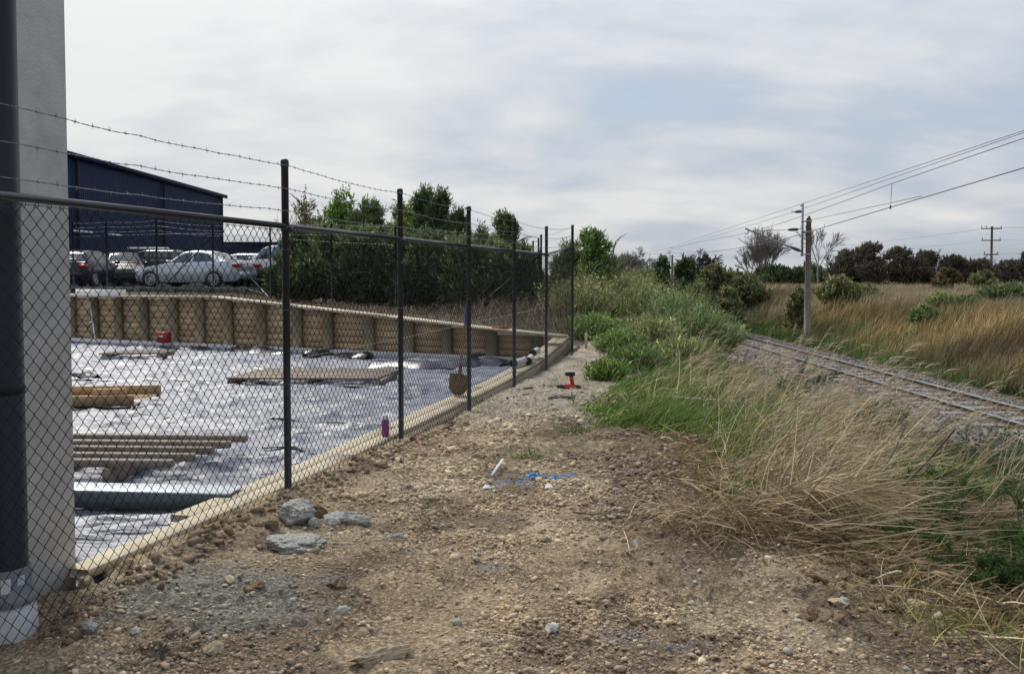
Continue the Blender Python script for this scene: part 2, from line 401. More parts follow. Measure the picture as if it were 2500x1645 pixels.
# ground colours: clay, dark topsoil, pale dusty clay, grey gravel, blue marking paint (all things that lie there)
def ground_col(x, y):
    s, t = st(x, y)
    clay = np.array([.430, .325, .212]); dark = np.array([.178, .132, .094]); pale = np.array([.50, .435, .335]); grey = np.array([.25, .245, .215]); tan = np.array([.53, .43, .29])
    a = fbm(x * 1.6, y * 1.6, 4); b = fbm(x * 5 + 3, y * 5, 4); g = fbm(x * 22, y * 22, 3)
    c = clay[None] * (0.72 + .56 * b[:, None])
    w = ss(.48, .66, a)[:, None] * .7; c = c * (1 - w) + tan * w * (0.8 + .4 * g[:, None])
    # dark topsoil towards the grass
    e = x - np.interp(y, [3, 3.6, 4.3, 5.2, 6.5, 8.5, 10, 12], [1.55, 1.35, .75, .55, .6, .35, .5, 1.6])
    w = (ss(-.35, .3, e + .55 * (b - .5)) * .85)[:, None]
    w = w * (1 - .6 * ss(.62, .72, a)[:, None]); c = c * (1 - w) + dark * w * (.75 + .5 * g[:, None])
    w = (ss(.55, .68, fbm(x * 2.3 + 31, y * 2.3, 4)) * .75)[:, None]; c = c * (1 - w) + dark * 1.2 * w
    # pale dust on the far path
    w = (ss(8.3, 10.5, y + 1.6 * (a - .5)) * .9)[:, None]; c = c * (1 - w) + pale * w * (.8 + .4 * b[:, None])
    # grey gravel patch bottom left
    w = (ss(.15, .55, 1 - np.hypot((x + 1.35) / .75, (y - 4.0) / .62) + .6 * (b - .5)) * .85)[:, None]; c = c * (1 - w) + grey * w * (.8 + .4 * g[:, None])
    # blue marking paint sprayed on the clay
    for (u, v, rx, ry, k) in ((1335, 1158, .26, .13, 2.2), (1255, 1174, .26, .12, 1.1), (815, 1425, .10, .08, .28), (1200, 1390, .12, .12, .24), (1500, 1560, .16, .1, .16), (1650, 1580, .2, .08, .16)):
        p = at(u, v, z=0)
        w = ss(.0, .6, 1 - np.hypot((x - p.x) / rx, (y - p.y) / ry) + .9 * (g - .5)) * k * ss(.38, .55, fbm(x * 40, y * 40, 2))
        c = c * (1 - w[:, None]) + np.array([.14, .28, .46]) * w[:, None]
    # green-brown cover and soil elsewhere
    rel = x - track_x(y)
    w = (ss(.4, 1.4, x - edge_x(y)))[:, None]; c = c * (1 - w) + np.array([.075, .066, .035]) * w
    w = (ss(2.9, 4.5, rel))[:, None]; c = c * (1 - w) + np.array([.16, .12, .06]) * w
    w = (ss(17, 22, y) * (rel < -2))[:, None]; c = c * (1 - w) + np.array([.08, .07, .04]) * w
    w = ((y < wall_y(x) + 14) & (y > wall_y(x)) & (x < .9))[:, None] * .9; c = c * (1 - w) + np.array([.12, .10, .075]) * w
    return np.clip(c, 0, 1)
m, t_, b_ = new_mat('earth'); M['earth'] = m
a_ = N(t_, 'ShaderNodeAttribute', attribute_name='Col'); tc = N(t_, 'ShaderNodeTexCoord')
no = N(t_, 'ShaderNodeTexNoise'); L(t_, tc.outputs['Object'], no.inputs['Vector']); no.inputs['Scale'].default_value = 45; no.inputs['Detail'].default_value = 5; no.inputs['Roughness'].default_value = .7
r_ = ramp(t_, no.outputs[0], [(0.30, .32), (0.5, .92), (0.68, 1.75)])
nd_ = N(t_, 'ShaderNodeTexNoise'); L(t_, tc.outputs['Object'], nd_.inputs['Vector']); nd_.inputs['Scale'].default_value = 14; nd_.inputs['Detail'].default_value = 4
vm_ = N(t_, 'ShaderNodeVectorMath', operation='SCALE'); L(t_, nd_.outputs['Color'], vm_.inputs[0]); vm_.inputs['Scale'].default_value = .10
va_ = N(t_, 'ShaderNodeVectorMath', operation='ADD'); L(t_, tc.outputs['Object'], va_.inputs[0]); L(t_, vm_.outputs[0], va_.inputs[1])
mpv = N(t_, 'ShaderNodeMapping'); L(t_, va_.outputs[0], mpv.inputs[0]); mpv.inputs['Scale'].default_value = (20, 34, 20)
vo_ = N(t_, 'ShaderNodeTexVoronoi', feature='DISTANCE_TO_EDGE'); L(t_, mpv.outputs[0], vo_.inputs['Vector']); vo_.inputs['Scale'].default_value = 1.0
crk0 = ramp(t_, vo_.outputs['Distance'], [(0.0, .40), (0.10, .85), (0.35, 1.15)])
nm_ = N(t_, 'ShaderNodeTexNoise'); L(t_, tc.outputs['Object'], nm_.inputs['Vector']); nm_.inputs['Scale'].default_value = 2.2; nm_.inputs['Detail'].default_value = 4
mk_ = ramp(t_, nm_.outputs[0], [(0.40, .15), (0.60, 1.0)])
class _o: pass
crk = _o(); crk.outputs = [mixc(t_, mk_.outputs[0], (1.04, 1.04, 1.04), crk0.outputs[0])]
L(t_, mixc(t_, 1.0, mixc(t_, 1.0, a_.outputs['Color'], r_.outputs[0], 'MULTIPLY'), crk.outputs[0], 'MULTIPLY'), b_.inputs['Base Color']); b_.inputs['Roughness'].default_value = .95; b_.inputs['Specular IOR Level'].default_value = .15
n2 = N(t_, 'ShaderNodeTexNoise'); L(t_, tc.outputs['Object'], n2.inputs['Vector']); n2.inputs['Scale'].default_value = 75; n2.inputs['Detail'].default_value = 5; n2.inputs['Roughness'].default_value = .65
bu = N(t_, 'ShaderNodeBump'); bu.inputs['Strength'].default_value = 1.0; bu.inputs['Distance'].default_value = .03; L(t_, math_n(t_, 'ADD', n2.outputs[0], math_n(t_, 'MULTIPLY', crk.outputs[0], .45)), bu.inputs['Height']); L(t_, bu.outputs[0], b_.inputs['Normal'])

def grid_mesh(name, X, Y, Z, mat, col=None, smooth=True):
    n, k = X.shape
    V = np.stack([X, Y, Z], -1).reshape(-1, 3)
    i = np.arange(n - 1)[:, None] * k; j = np.arange(k - 1)[None]
    Q = np.stack([i + j, i + j + 1, i + k + j + 1, i + k + j], -1).reshape(-1, 4)
    nrm = np.cross(V[Q[0, 1]] - V[Q[0, 0]], V[Q[0, 2]] - V[Q[0, 0]])
    if nrm[2] < 0: Q = Q[:, ::-1]
    return mesh_np(name, V, Q, mat, col=col, smooth=smooth)

sv = 1.5 * np.exp(np.arange(0, math.log(21 / 1.5), .0048))
tv = np.concatenate([np.arange(-1.7, 4.2, .019), np.arange(4.22, 9.5, .07)])
S, T = np.meshgrid(sv, tv, indexing='ij'); X, Y = xy(S, T)
Z = H(X, Y); Z = np.where(in_yard(X, Y), -.42, Z)
# sink the patch's outer rim into the wide sheet
rim = np.minimum(ss(0, 1, (21 - S)), 1)
Z = Z - .12 * (1 - ss(0, .8, 20.95 - S)) - .12 * (1 - ss(0, .4, 9.45 - T))
g = grid_mesh('ground', X, Y, Z, M['earth'], ground_col(X.ravel(), Y.ravel())); tag(g, kind='structure')

xs = np.concatenate([-np.exp(np.arange(math.log(30), math.log(900), .12))[::-1], np.arange(-29.5, 45, .6), np.exp(np.arange(math.log(46), math.log(1200), .1))])
ys = np.concatenate([[-60, -30, -15, -8, -4], np.arange(-2, 60, .6), np.exp(np.arange(math.log(61), math.log(1600), .07))])
X, Y = np.meshgrid(xs, ys, indexing='ij'); Z = land(X, Y) + .05 * (fbm(X, Y, 3) - .5)
S, T = st(X, Y)
Z = np.where((S > 1.2) & (S < 21.3) & (T > -2.0) & (T < 9.6), Z - .30, Z)
Z = np.where((X < 2.0) & (Y > 3.6) & (Y < wall_y(X) + 14.5) & (T < .6), np.minimum(Z, -.75), Z)
Z = np.where((X < -1) & (Y > 26) & (Y < 95), -.2, Z)
g2 = grid_mesh('terrain', X, Y, Z, M['earth'], ground_col(X.ravel(), Y.ravel())); tag(g2, kind='structure')

# bank of earth behind the retaining wall, up to the car park
ux = np.arange(-13.5, 3.0, .12); wv = np.concatenate([[0], np.arange(.12, 15, .18)])
U, W = np.meshgrid(ux, wv, indexing='ij'); X = U + W * .25; Y = wall_y(U) + W * .97 + .06
zt = wall_top(U) - .07; tgt = np.interp(X, [-12, -8.5, -5, 0, 3], [1.0, .95, .62, .42, .35])
fr = ss(0, 5.5, W); Z = zt * (1 - fr) + tgt * fr + .05 * (fbm(X * 2, Y * 2, 3) - .5) + .035 * (fbm(X * 9, Y * 9, 3) - .5)
def bank_z(x, y):
    w = (y - wall_y(x)) / 1.08; u = x - w * .25
    zt = wall_top(u) - .07; tg = np.interp(x, [-12, -8.5, -5, 0, 3], [1.0, .95, .62, .42, .35]); f = ss(0, 5.5, w); return zt * (1 - f) + tg * f
_S, _T = st(X, Y); _f = ss(-2.5, .1, _T); Z = Z * (1 - _f) + (land(X, Y) + .01) * _f; X, Y, Z = [a_[:, :] for a_ in (X, Y, Z)]; Z = np.where(_T > .2, Z - .6, Z)
bk = grid_mesh('earth_bank', X, Y, Z, M['earth'], np.clip(np.array([.135, .11, .082])[None] * (.6 + .8 * fbm(X.ravel() * 6, Y.ravel() * 6, 4)[:, None]), 0, 1)); tag(bk, kind='structure')
mb = MB(); mb.box((-29, 60.5, .60), (44, 65, .9)); o = mb.build('car_park', M['asphalt']); tag(o, kind='structure')

# ------------------------------------------------------------------ membrane over the yard
m, t_, b_ = new_mat('silver_white_membrane'); M['membrane'] = m
a_ = N(t_, 'ShaderNodeAttribute', attribute_name='Col'); L(t_, a_.outputs['Color'], b_.inputs['Base Color'])
b_.inputs['Roughness'].default_value = .46; b_.inputs['Metallic'].default_value = .0; b_.inputs['Specular IOR Level'].default_value = .34
tc = N(t_, 'ShaderNodeTexCoord'); mp = N(t_, 'ShaderNodeMapping'); L(t_, tc.outputs['Object'], mp.inputs[0]); mp.inputs['Scale'].default_value = (2.0, 10, 5); mp.inputs['Rotation'].default_value = (0, 0, R(8))
n2 = N(t_, 'ShaderNodeTexNoise'); L(t_, mp.outputs[0], n2.inputs['Vector']); n2.inputs['Scale'].default_value = 1.0; n2.inputs['Detail'].default_value = 3; n2.inputs['Distortion'].default_value = 1.4
bu = N(t_, 'ShaderNodeBump'); bu.inputs['Strength'].default_value = .75; bu.inputs['Distance'].default_value = .04; L(t_, n2.outputs[0], bu.inputs['Height']); L(t_, bu.outputs[0], b_.inputs['Normal'])
x_ = np.arange(-12.4, 1.1, .035); y_ = 4.15 * np.exp(np.arange(0, math.log(22 / 4.15), .0042))
X, Y = np.meshgrid(x_, y_, indexing='ij')
w1 = 1 - np.abs(fbm(X * .9 + .25 * Y, Y * 3.2 + .8 * fbm(X, Y, 2), 3) - .5) * 2
w2 = 1 - np.abs(fbm(X * 1.5 + 7, Y * 7.5, 3) - .5) * 2
w3 = 1 - np.abs(fbm(X * 7 + 1, Y * 13 + 5, 2) - .5) * 2
w4 = 1 - np.abs(fbm(X * .45 + 3, Y * 4.6 + .6 * fbm(X * .7, Y, 2), 3) - .5) * 2
Z = -.065 + .05 * w1 ** 6 + .035 * w4 ** 9 + .022 * w2 ** 5 * (.4 + w1) + .004 * w3 ** 3 + .03 * (fbm(X * .6, Y * .6, 2) - .5)
Z = Z + .05 * np.exp(-((Y - 4.9 + .25 * (X + 2.5)) / .25) ** 2) * ss(-3.2, -2.4, X) * 0.6
S, T = st(X, Y); Z = np.where(T > -.30, np.minimum(Z, -.0), Z) ; Z = np.minimum(Z, .03 + 0 * Z)
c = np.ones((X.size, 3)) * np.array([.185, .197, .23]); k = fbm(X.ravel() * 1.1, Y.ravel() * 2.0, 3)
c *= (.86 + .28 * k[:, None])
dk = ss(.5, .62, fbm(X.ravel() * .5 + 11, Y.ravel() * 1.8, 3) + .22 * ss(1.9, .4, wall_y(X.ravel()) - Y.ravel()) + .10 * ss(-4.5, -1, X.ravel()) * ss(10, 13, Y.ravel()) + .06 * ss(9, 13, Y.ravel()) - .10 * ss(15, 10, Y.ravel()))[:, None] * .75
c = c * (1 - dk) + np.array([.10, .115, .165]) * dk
V = np.stack([X, Y, Z], -1).reshape(-1, 3); n_, k_ = X.shape
i = np.arange(n_ - 1)[:, None] * k_; j = np.arange(k_ - 1)[None]
Q = np.stack([i + j, i + k_ + j, i + k_ + j + 1, i + j + 1], -1).reshape(-1, 4)
cx, cy = X[:-1, :-1].ravel(), Y[:-1, :-1].ravel(); s_, tt = st(cx, cy)
keep = (tt < -.16) & (cy < wall_y(cx) - .02) & ~((s_ < 4.36) & (tt < -.28)); Q = Q[keep]
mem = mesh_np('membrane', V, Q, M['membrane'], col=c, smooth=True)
tag(mem, 'silver white plastic membrane spread wrinkled over the floor of the fenced yard', 'plastic sheet')
memgrid = (x_, y_, Z)
def mem_z(x, y):
    i = int(np.clip(np.searchsorted(x_, x), 0, len(x_) - 1)); j = int(np.clip(np.searchsorted(y_, y), 0, len(y_) - 1)); return float(memgrid[2][i, j])

# black strips and folds lying on the membrane
def strip(name, pts, w, label, cat, mat='blackplastic', h=.012, group=None):
    pts = [Vector(p) for p in pts]; P = []
    for a, b in zip(pts[:-1], pts[1:]):
        n = max(2, int((b - a).length / .12))
        for q in range(n): P.append(a.lerp(b, q / n))
    P.append(pts[-1]); V = []; Q = []
    for q, p in enumerate(P):
        d = (P[min(q + 1, len(P) - 1)] - P[max(q - 1, 0)]); d.z = 0; d.normalize(); sd = Vector((-d.y, d.x, 0))
        ww = w * (.75 + .5 * random.random()) * (.3 if q in (0, len(P) - 1) else 1)
        z = mem_z(p.x, p.y) + .004
        for (o, hh) in ((-.5, 0), (-.2, h), (.2, h * 1.1), (.5, 0)):
            V.append((p.x + sd.x * o * ww, p.y + sd.y * o * ww, z + hh))
        if q:
            for e in range(3): Q.append((4 * q - 4 + e, 4 * q - 3 + e, 4 * q + 1 + e, 4 * q + e))
    o = mesh_np(name, V, np.array(Q), M[mat], smooth=True); return tag(o, label, cat, group)
def fl(u, v): return at(u, v, z=-.03)
strip('black_strip', [fl(175, 930), fl(420, 932), fl(560, 936), fl(900, 945)], .05, 'long thin black strip on the sheet in front of the slatted platform', 'plastic strip')
strip('black_strip', [fl(560, 900), fl(760, 906), fl(900, 912), fl(1150, 925)], .07, 'black strip on the sheet along the far side of the slatted timber platform', 'plastic strip')
strip('black_strip', [fl(560, 1018), fl(700, 1025), fl(850, 1029), fl(935, 1036)], .035, 'thin black strip ending beside the purple spray can', 'plastic strip')
strip('black_strip', [fl(640, 1098), fl(720, 1101), fl(780, 1107)], .03, 'short black strip lying just behind the nearest fence post', 'plastic strip')
strip('black_strip', [fl(380, 1025), fl(415, 1020), fl(450, 1026)], .03, 'tiny black curved strip in the open middle of the silver sheet', 'plastic strip')
strip('dark_sheet_fold', [fl(440, 853), fl(560, 850), fl(640, 862), fl(700, 868)], .55, 'dark navy folded sheet by the back wall left of the nearest post', 'plastic sheet', 'darkmembrane', .07)
strip('dark_sheet_fold', [fl(745, 872), fl(830, 862), fl(900, 874)], .55, 'black bulging sheet fold by the back wall between the two nearest posts', 'plastic sheet', 'blackplastic', .08)
strip('dark_sheet_fold', [fl(905, 893), fl(1040, 899), fl(1130, 896), fl(1240, 886)], .50, 'dark navy rolled sheet edge near the shovel handle', 'plastic sheet', 'darkmembrane', .09)
strip('dark_sheet_fold', [fl(1150, 885), fl(1200, 876), fl(1262, 878)], .40, 'pointed navy sheet fold at the right corner of the yard', 'plastic sheet', 'darkmembrane', .12)
strip('black_sheet_scrap', [fl(158, 926), fl(195, 920), fl(238, 928)], .30, 'black humped sheet scrap beside the grey concrete wall edge', 'plastic sheet', 'blackplastic', .06)

# ------------------------------------------------------------------ retaining wall at the back of the yard
wd = (WB - WA).normalized(); wn = Vector((wd.y, -wd.x, 0))          # wn points to the camera side
if wn.y > 0: wn = -wn
wall = empty('retaining_wall', (0, 0, 0), 'tan timber retaining wall with round posts and pale top rail behind the silver sheet', 'retaining wall')
pole_u = [178, 235, 294, 356, 427, 492, 561, 641, 729, 805, 905, 1001, 1094, 1203, 1319]
pole_x = [(u - 1250) / 2100 * (15.48 / (1 + .468 * (u - 1250) / 2100)) for u in pole_u]
pole_x = [pole_x[0] - 1.6, pole_x[0] - .8] + pole_x
def wp(x, off=0, z=0): p = Vector((x, wall_y(x), z)) + wn * off; return p
for i, x in enumerate(pole_x):
    r = .098 + random.uniform(-.008, .01); zt = float(wall_top(x)) - .03; p = wp(x, .06, 0)
    mb = MB(); z0 = -.3
    mb.tube([(p.x, p.y, z0), (p.x + random.uniform(-.012, .012), p.y, zt)], [r * 1.04, r], 18)
    mb.build('post', M['pole'], wall, smooth=True)
for i in range(len(pole_x) - 1):
    xa, xb = pole_x[i], pole_x[i + 1]
    for k in range(8):
        z0 = .05 + k * .132; zt = float(wall_top((xa + xb) / 2)) - .05
        if z0 > zt - .03: break
        h = min(.128, zt - z0); off = random.uniform(-.004, .004)
        a, b = wp(xa, -.02 + off, z0 + h / 2), wp(xb, -.02 + off, z0 + h / 2)
        mb = MB(); mb.bar(a + (b - a).normalized() * .002, b - (b - a).normalized() * .002, .045, h, bev=.008); mb.build('board', M['board'], wall)
xs_c = [-12.4, -10.2, -8.2, -6.3, -4.3, -2.3, -.7, .95]
for a, b in zip(xs_c[:-1], xs_c[1:]):
    pa, pb = wp(a, .03, float(wall_top(a)) + .0), wp(b, .03, float(wall_top(b)) + .0)
    mb = MB(); mb.bar(pa, pb + (pa - pb).normalized() * .006, .27, .045, bev=.006); mb.build('top_rail', M['timber'], wall)
mb = MB(); a, b = wp(-12.4, .24, .0), wp(.35, .24, .0)
mb.bar(a, b, .24, .14, bev=.01); o = mb.build('concrete_kerb', M['nib']); tag(o, 'low pale concrete kerb running along the foot of the timber retaining wall', 'kerb')

# white angle sheet on the wall top
pa = at(172, 716, y=19.9); pb = at(312, 716, y=19.35)
pa = wp(-10.35, .02, 1.045); pb = wp(-8.85, .02, 1.045)
mb = MB(); mb.bar(pa + Vector((0, 0, .01)), pb + Vector((0, 0, .01)), .30, .012); mb.bar(pa + Vector((0, .12, .08)), pb + Vector((0, .12, .08)), .012, .15); mb.bar(pa + wn * .14 + Vector((0, 0, .03)), pb + wn * .14 + Vector((0, 0, .03)), .012, .05)
o = mb.build('folded_sheet', M['white']); tag(o, 'folded white metal sheet lying on the left end of the timber wall top', 'metal sheet')

# second, lower, grey-green wall in front of the car park
lw = empty('low_retaining_wall', (0, 0, 0), 'low grey green timber wall below the parked cars', 'retaining wall')
A = Vector((-16.5, 28.0, 0)); B = Vector((-8.3, 26.6, 0)); C = Vector((-6.6, 26.4, 0)); d = (B - A)
nseg = 7
for i in range(nseg + 1):
    p = A + d * i / nseg; mb = MB(); mb.box((p.x, p.y - .09, .95), (.16, .12, .44), bev=.01); mb.build('post', M['greywood'], lw)
    if i < nseg:
        q = A + d * (i + 1) / nseg
        for k in range(3):
            mb = MB(); z = .80 + k * .142; mb.bar((p.x, p.y, z), (q.x, q.y, z), .045, .135, bev=.006); mb.build('board', M['greywood'], lw)
for k, (za, zb) in enumerate(((.80, .55), (.942, .62), (1.084, .69))):
    mb = MB(); mb.bar((B.x, B.y, za), (C.x, C.y, zb), .045, .12, bev=.006); mb.build('board', M['greywood'], lw)

# ------------------------------------------------------------------ yard edge boards along the fence
kb = empty('timber_edging', (0, 0, 0), 'pale timber boards laid flat as a capping along the foot of the near fence', 'timber edging')
def to_(y): return -.19 + .115 * np.clip((y - 4.15) / 2.2, 0, 1)
def cap_board(y0, y1, k, w=.138):
    """k = 0 outer row, 1 inner row, 2 innermost"""
    mb = MB(); P = []
    n = 6
    for q in range(n + 1):
        y = y0 + (y1 - y0) * q / n; t = to_(y) - k * (w + .006); z = float(cap_z(y)) + random.uniform(-.001, .001)
        P.append((fence_pt(y, z, t), fence_pt(y, z, t - w)))
    V = []; Q = []
    for o_, i_ in P:
        e = (i_ - o_).normalized() * .005
        V += [tuple(o_ - Vector((0, 0, .005))), tuple(o_ + e), tuple(i_ - e), tuple(i_ - Vector((0, 0, .005))), tuple(i_ - Vector((0, 0, .045))), tuple(o_ - Vector((0, 0, .045)))]
    for q in range(n):
        for e in range(6): Q.append((6 * q + e, 6 * q + (e + 1) % 6, 6 * q + 6 + (e + 1) % 6, 6 * q + 6 + e))
    T = [(0, 3, 4, 5), (0, 1, 2, 3)]; T2 = [(6 * n, 6 * n + 5, 6 * n + 4, 6 * n + 3), (6 * n, 6 * n + 3, 6 * n + 2, 6 * n + 1)]
    mb.add(V, Q + T + T2); return mb.build('board', M['timber'], kb)
ycut = [4.17, 6.9, 9.7, 12.4, 13.7, 15.9]
for a, b in zip(ycut[:-1], ycut[1:]): cap_board(a, b - .006, 0)
ycut = [5.10, 8.1, 10.9, 13.7, 15.75]
for a, b in zip(ycut[:-1], ycut[1:]): cap_board(a, b - .006, 1)
# face boards on the outer side
for a, b in zip([4.3, 7.0, 9.4, 11.9, 13.6], [6.994, 9.394, 11.894, 13.594, 15.8]):
    for k in range(2 if a < 13 else 3):
        z1 = float(cap_z(a)) - .05 - .15 * k; z2 = float(cap_z(b)) - .05 - .15 * k
        pa = fence_pt(a, z1 - .07, float(to_(a)) - .012); pb = fence_pt(b, z2 - .07, float(to_(b)) - .012)
        mb = MB(); mb.bar(pa, pb, .04, .145, bev=.004); mb.build('side_board', M['timber'], kb)

# ------------------------------------------------------------------ chain-link fences
def chain(name, A, B, z0a, z0b, z1a, z1b, parent, wz=.0355, hz=.039, r=.0023, k=3, mat='wireblack'):
    A = Vector(A); B = Vector(B); Ln = (B - A).length; n = int(Ln / wz); rows = int(round((z1a - z0a) / hz))
    d = (B - A) / Ln; nn = Vector((d.y, -d.x, 0))
    i = np.arange(n)[:, None]; j = np.arange(rows + 1)[None]
    side = ((i + j) % 2); u = (i + side) * wz; f = np.clip(u / Ln, 0, 1)
    z = (z0a + (z0b - z0a) * f) + j / rows * ((z1a - z0a) + ((z1b - z0b) - (z1a - z0a)) * f)
    off = np.where(side == 0, -.0022, .0022) + .010 * (vn(u * 1.3 + z0a, z * 1.6 + A.x) - .5)
    u = u + .0035 * (vn(u * 3.1, z * 4) - .5) * 2
    X = A.x + d.x * u + nn.x * off; Y = A.y + d.y * u + nn.y * off
    P = np.stack([X, Y, z], -1)                                  # (n, rows+1, 3)
    T = np.gradient(P, axis=1); T /= np.linalg.norm(T, axis=-1, keepdims=True)
    Nn = np.array([nn.x, nn.y, 0.0]); Bn = np.cross(T, Nn[None, None]); Bn /= np.linalg.norm(Bn, axis=-1, keepdims=True)
    an = np.arange(k) * 2 * math.pi / k
    V = P[:, :, None] + r * (Nn * np.cos(an)[None, None, :, None] + Bn[:, :, None] * np.sin(an)[None, None, :, None])
    V = V.reshape(-1, 3); st_ = (rows + 1) * k
    a = (np.arange(n) * st_)[:, None, None] + (np.arange(rows) * k)[None, :, None]; jj = np.arange(k)[None, None]; j2 = (jj + 1) % k
    Q = np.stack([a + jj, a + j2, a + k + j2, a + k + jj], -1).reshape(-1, 4)
    o = mesh_np(name, V, Q, M[mat], parent, smooth=True); return o
def post(fence, p, z0, z1, r=.0245, k=16):
    mb = MB(); mb.tube([(p.x, p.y, z0), (p.x, p.y, z1)], r, k); o = mb.build('post', M['black'], fence, smooth=False)
    for f in o.data.polygons: f.use_smooth = abs(f.normal.z) < .5
    mb = MB(); mb.lathe((p.x, p.y, z1 - .035), [(r + .003, 0), (r + .003, .034), (r, .044), (r * .6, .050), (.001, .052)], k); c = mb.build('post_cap', M['blacktrim'], o, smooth=True)
    return o
def barbed(fence, pts, twist=True, spacing=.125, r=.0013):
    pts = [Vector(p) for p in pts]; P = []; 
    for a, b in zip(pts[:-1], pts[1:]):
        n = max(2, int((b - a).length / .022)) if twist else 6
        for q in range(n):
            f = q / n; p = a.lerp(b, f); p.z -= .02 * math.sin(math.pi * f) * (b - a).length / 2; P.append(p)
    P.append(pts[-1]); mb = MB()
    P = np.array([tuple(p) for p in P]); n = len(P)
    if twist:
        ph = np.arange(n) * 1.05
        jit = np.stack([np.zeros(n), .004 * (vn(np.arange(n) * .11, P[:, 2] * 5) - .5), .008 * (vn(np.arange(n) * .13 + 5, P[:, 2] * 5) - .5)], -1)
        for s in (0, math.pi):
            O = np.stack([np.cos(ph + s) * .0018, np.zeros(n), np.sin(ph + s) * .0018], -1)
            mb.tube(P + O + jit, r, 4, cap=False)
        d = P[1] - P[0]; step = int(spacing / .022)
        for q in range(3, n - 3, step):
            c = P[q] + jit[q]
            for e in range(4):
                a = random.uniform(0, 6.28); v = Vector((.2 * random.uniform(-1, 1), math.cos(a), math.sin(a))).normalized() * .017
                mb.tube([c - np.array(v) * .25, c + np.array(v)], [.0012, .0006], 3, cap=False)
            mb.tube([c - d * .22, c + d * .22], .0042, 5)
    else:
        mb.tube(P, .003, 3, cap=False)
        for q in range(0, n - 1):
            for f in (.2, .6): c = P[q] * (1 - f) + P[q + 1] * f; mb.tube([c - np.array([.01, 0, .02]), c + np.array([.01, 0, .02])], .0015, 3, cap=False)
    return mb.build('barbed_wire', M['barb'], fence)

fa = empty('chain_link_fence', (0, 0, 0), 'near black chain link fence with three barbed wires along the yard edge', 'fence')
FY = [2.35, 5.75, 7.70, 9.66, 11.62, 13.57, 15.70]
RAILZ = [1.856, 1.856, 1.856, 1.856, 1.856, 1.856, 2.04]
TOPZ = [2.285] * 6 + [2.43]
BOTZ = [-.02, .0, -.06, -.04, .0, .02, .15]
for i, y in enumerate(FY):
    p = fence_pt(y); o = post(fa, p, BOTZ[i] - .25, TOPZ[i])
    # clamp with bolts where the rail meets the post
    mb = MB(); zr = RAILZ[i]; mb.lathe((p.x, p.y, zr - .016), [(.0275, -.022), (.030, -.018), (.030, .018), (.0275, .022)], 14)
    d3 = Vector((FD[0], FD[1], 0)); q = p + d3 * .045; mb.lathe((q.x, q.y, zr - .016), [(.023, -.02), (.027, -.016), (.027, .016), (.023, .02)], 12, axis=d3)
    q = p + Vector((FN[0], FN[1], 0)) * .035; mb.lathe((q.x, q.y, zr - .016), [(.001, -.012), (.009, -.012), (.009, .012), (.001, .013)], 6, axis=Vector((FN[0], FN[1], 0)))
    mb.build('rail_clamp', M['black'], o, smooth=False)
    for z in ([.3, .8, 1.3, 1.7] if i else []):      # tie wires holding the mesh
        mb = MB(); mb.lathe((p.x, p.y, z + BOTZ[i]), [(.0252, -.0016), (.0268, 0), (.0252, .0016)], 12); mb.build('tie_wire', M['barb'], o)
for i in range(6):
    a, b = fence_pt(FY[i], RAILZ[i]), fence_pt(FY[i + 1], RAILZ[i + 1]); dd = (b - a).normalized()
    mb = MB(); mb.tube([a + dd * .026, b - dd * .026], .0190, 14); o = mb.build('top_rail', M['black'], fa, smooth=True)
    o2 = chain('wire_mesh', fence_pt(FY[i], 0, .024), fence_pt(FY[i + 1], 0, .024), max(BOTZ[i], 0) * .8 + .03 * (i > 0) - .01 * (i == 0), BOTZ[i + 1] * .6 + .03, RAILZ[i] - .032, RAILZ[i + 1] - .032, fa)
    # knuckled top edge and the line wire it hangs from
    mb = MB(); Ln = (b - a).length; k = int(Ln / .071)
    mb.tube([a + dd * .03 + Vector((FN[0] * .024, FN[1] * .024, -.03)), b - dd * .03 + Vector((FN[0] * .024, FN[1] * .024, -.03))], .0017, 4)
    for q in range(k):
        c = a + dd * (.071 * (q + .5) ) + Vector((FN[0] * .024, FN[1] * .024, -.032))
        pts = [c + dd * (.013 * math.cos(w)) + Vector((FN[0] * .006 * math.sin(w), FN[1] * .006 * math.sin(w), .013 * math.sin(w))) for w in np.linspace(-.6, math.pi + .6, 7)]
        mb.tube(pts, .0018, 3, cap=False)
    tag(mb.build('knuckle_edge', M['wireblack'], o2), kind='stuff')
for dz in (.03, .18, .325):
    barbed(fa, [fence_pt(FY[i], TOPZ[i] - dz, .026) for i in range(7)])

# fence round the car park
fb = empty('chain_link_fence', (0, 0, 0), 'distant black chain link fence standing above the back retaining wall before cars and trees', 'fence')
BP = []
for (u, yy, zt, zb) in ((180, 29.2, 3.32, .98), (262, 28.3, 3.30, .98), (384, 26.7, 3.25, .95), (521, 26.1, 3.05, .95), (661, 25.4, 3.10, .78), (810, 24.4, 3.0, .62), (966, 23.3, 2.87, .50), (1145, 22.9, 2.70, .42), (1321, 22.7, 2.60, .38)):
    BP.append((Vector(((u - 1250) / 2100 * yy, yy, 0)), zb, zt))
for (x, y, zt) in ((.77, 25, 2.6), (.66, 26.9, 2.6), (.53, 28.8, 2.6)): BP.append((Vector((x, y, 0)), .38, zt))
for p, zb, zt in BP:
    mb = MB(); mb.tube([(p.x, p.y, zb - .2), (p.x, p.y, zt)], .026, 8); mb.build('post', M['black'], fb, smooth=True)
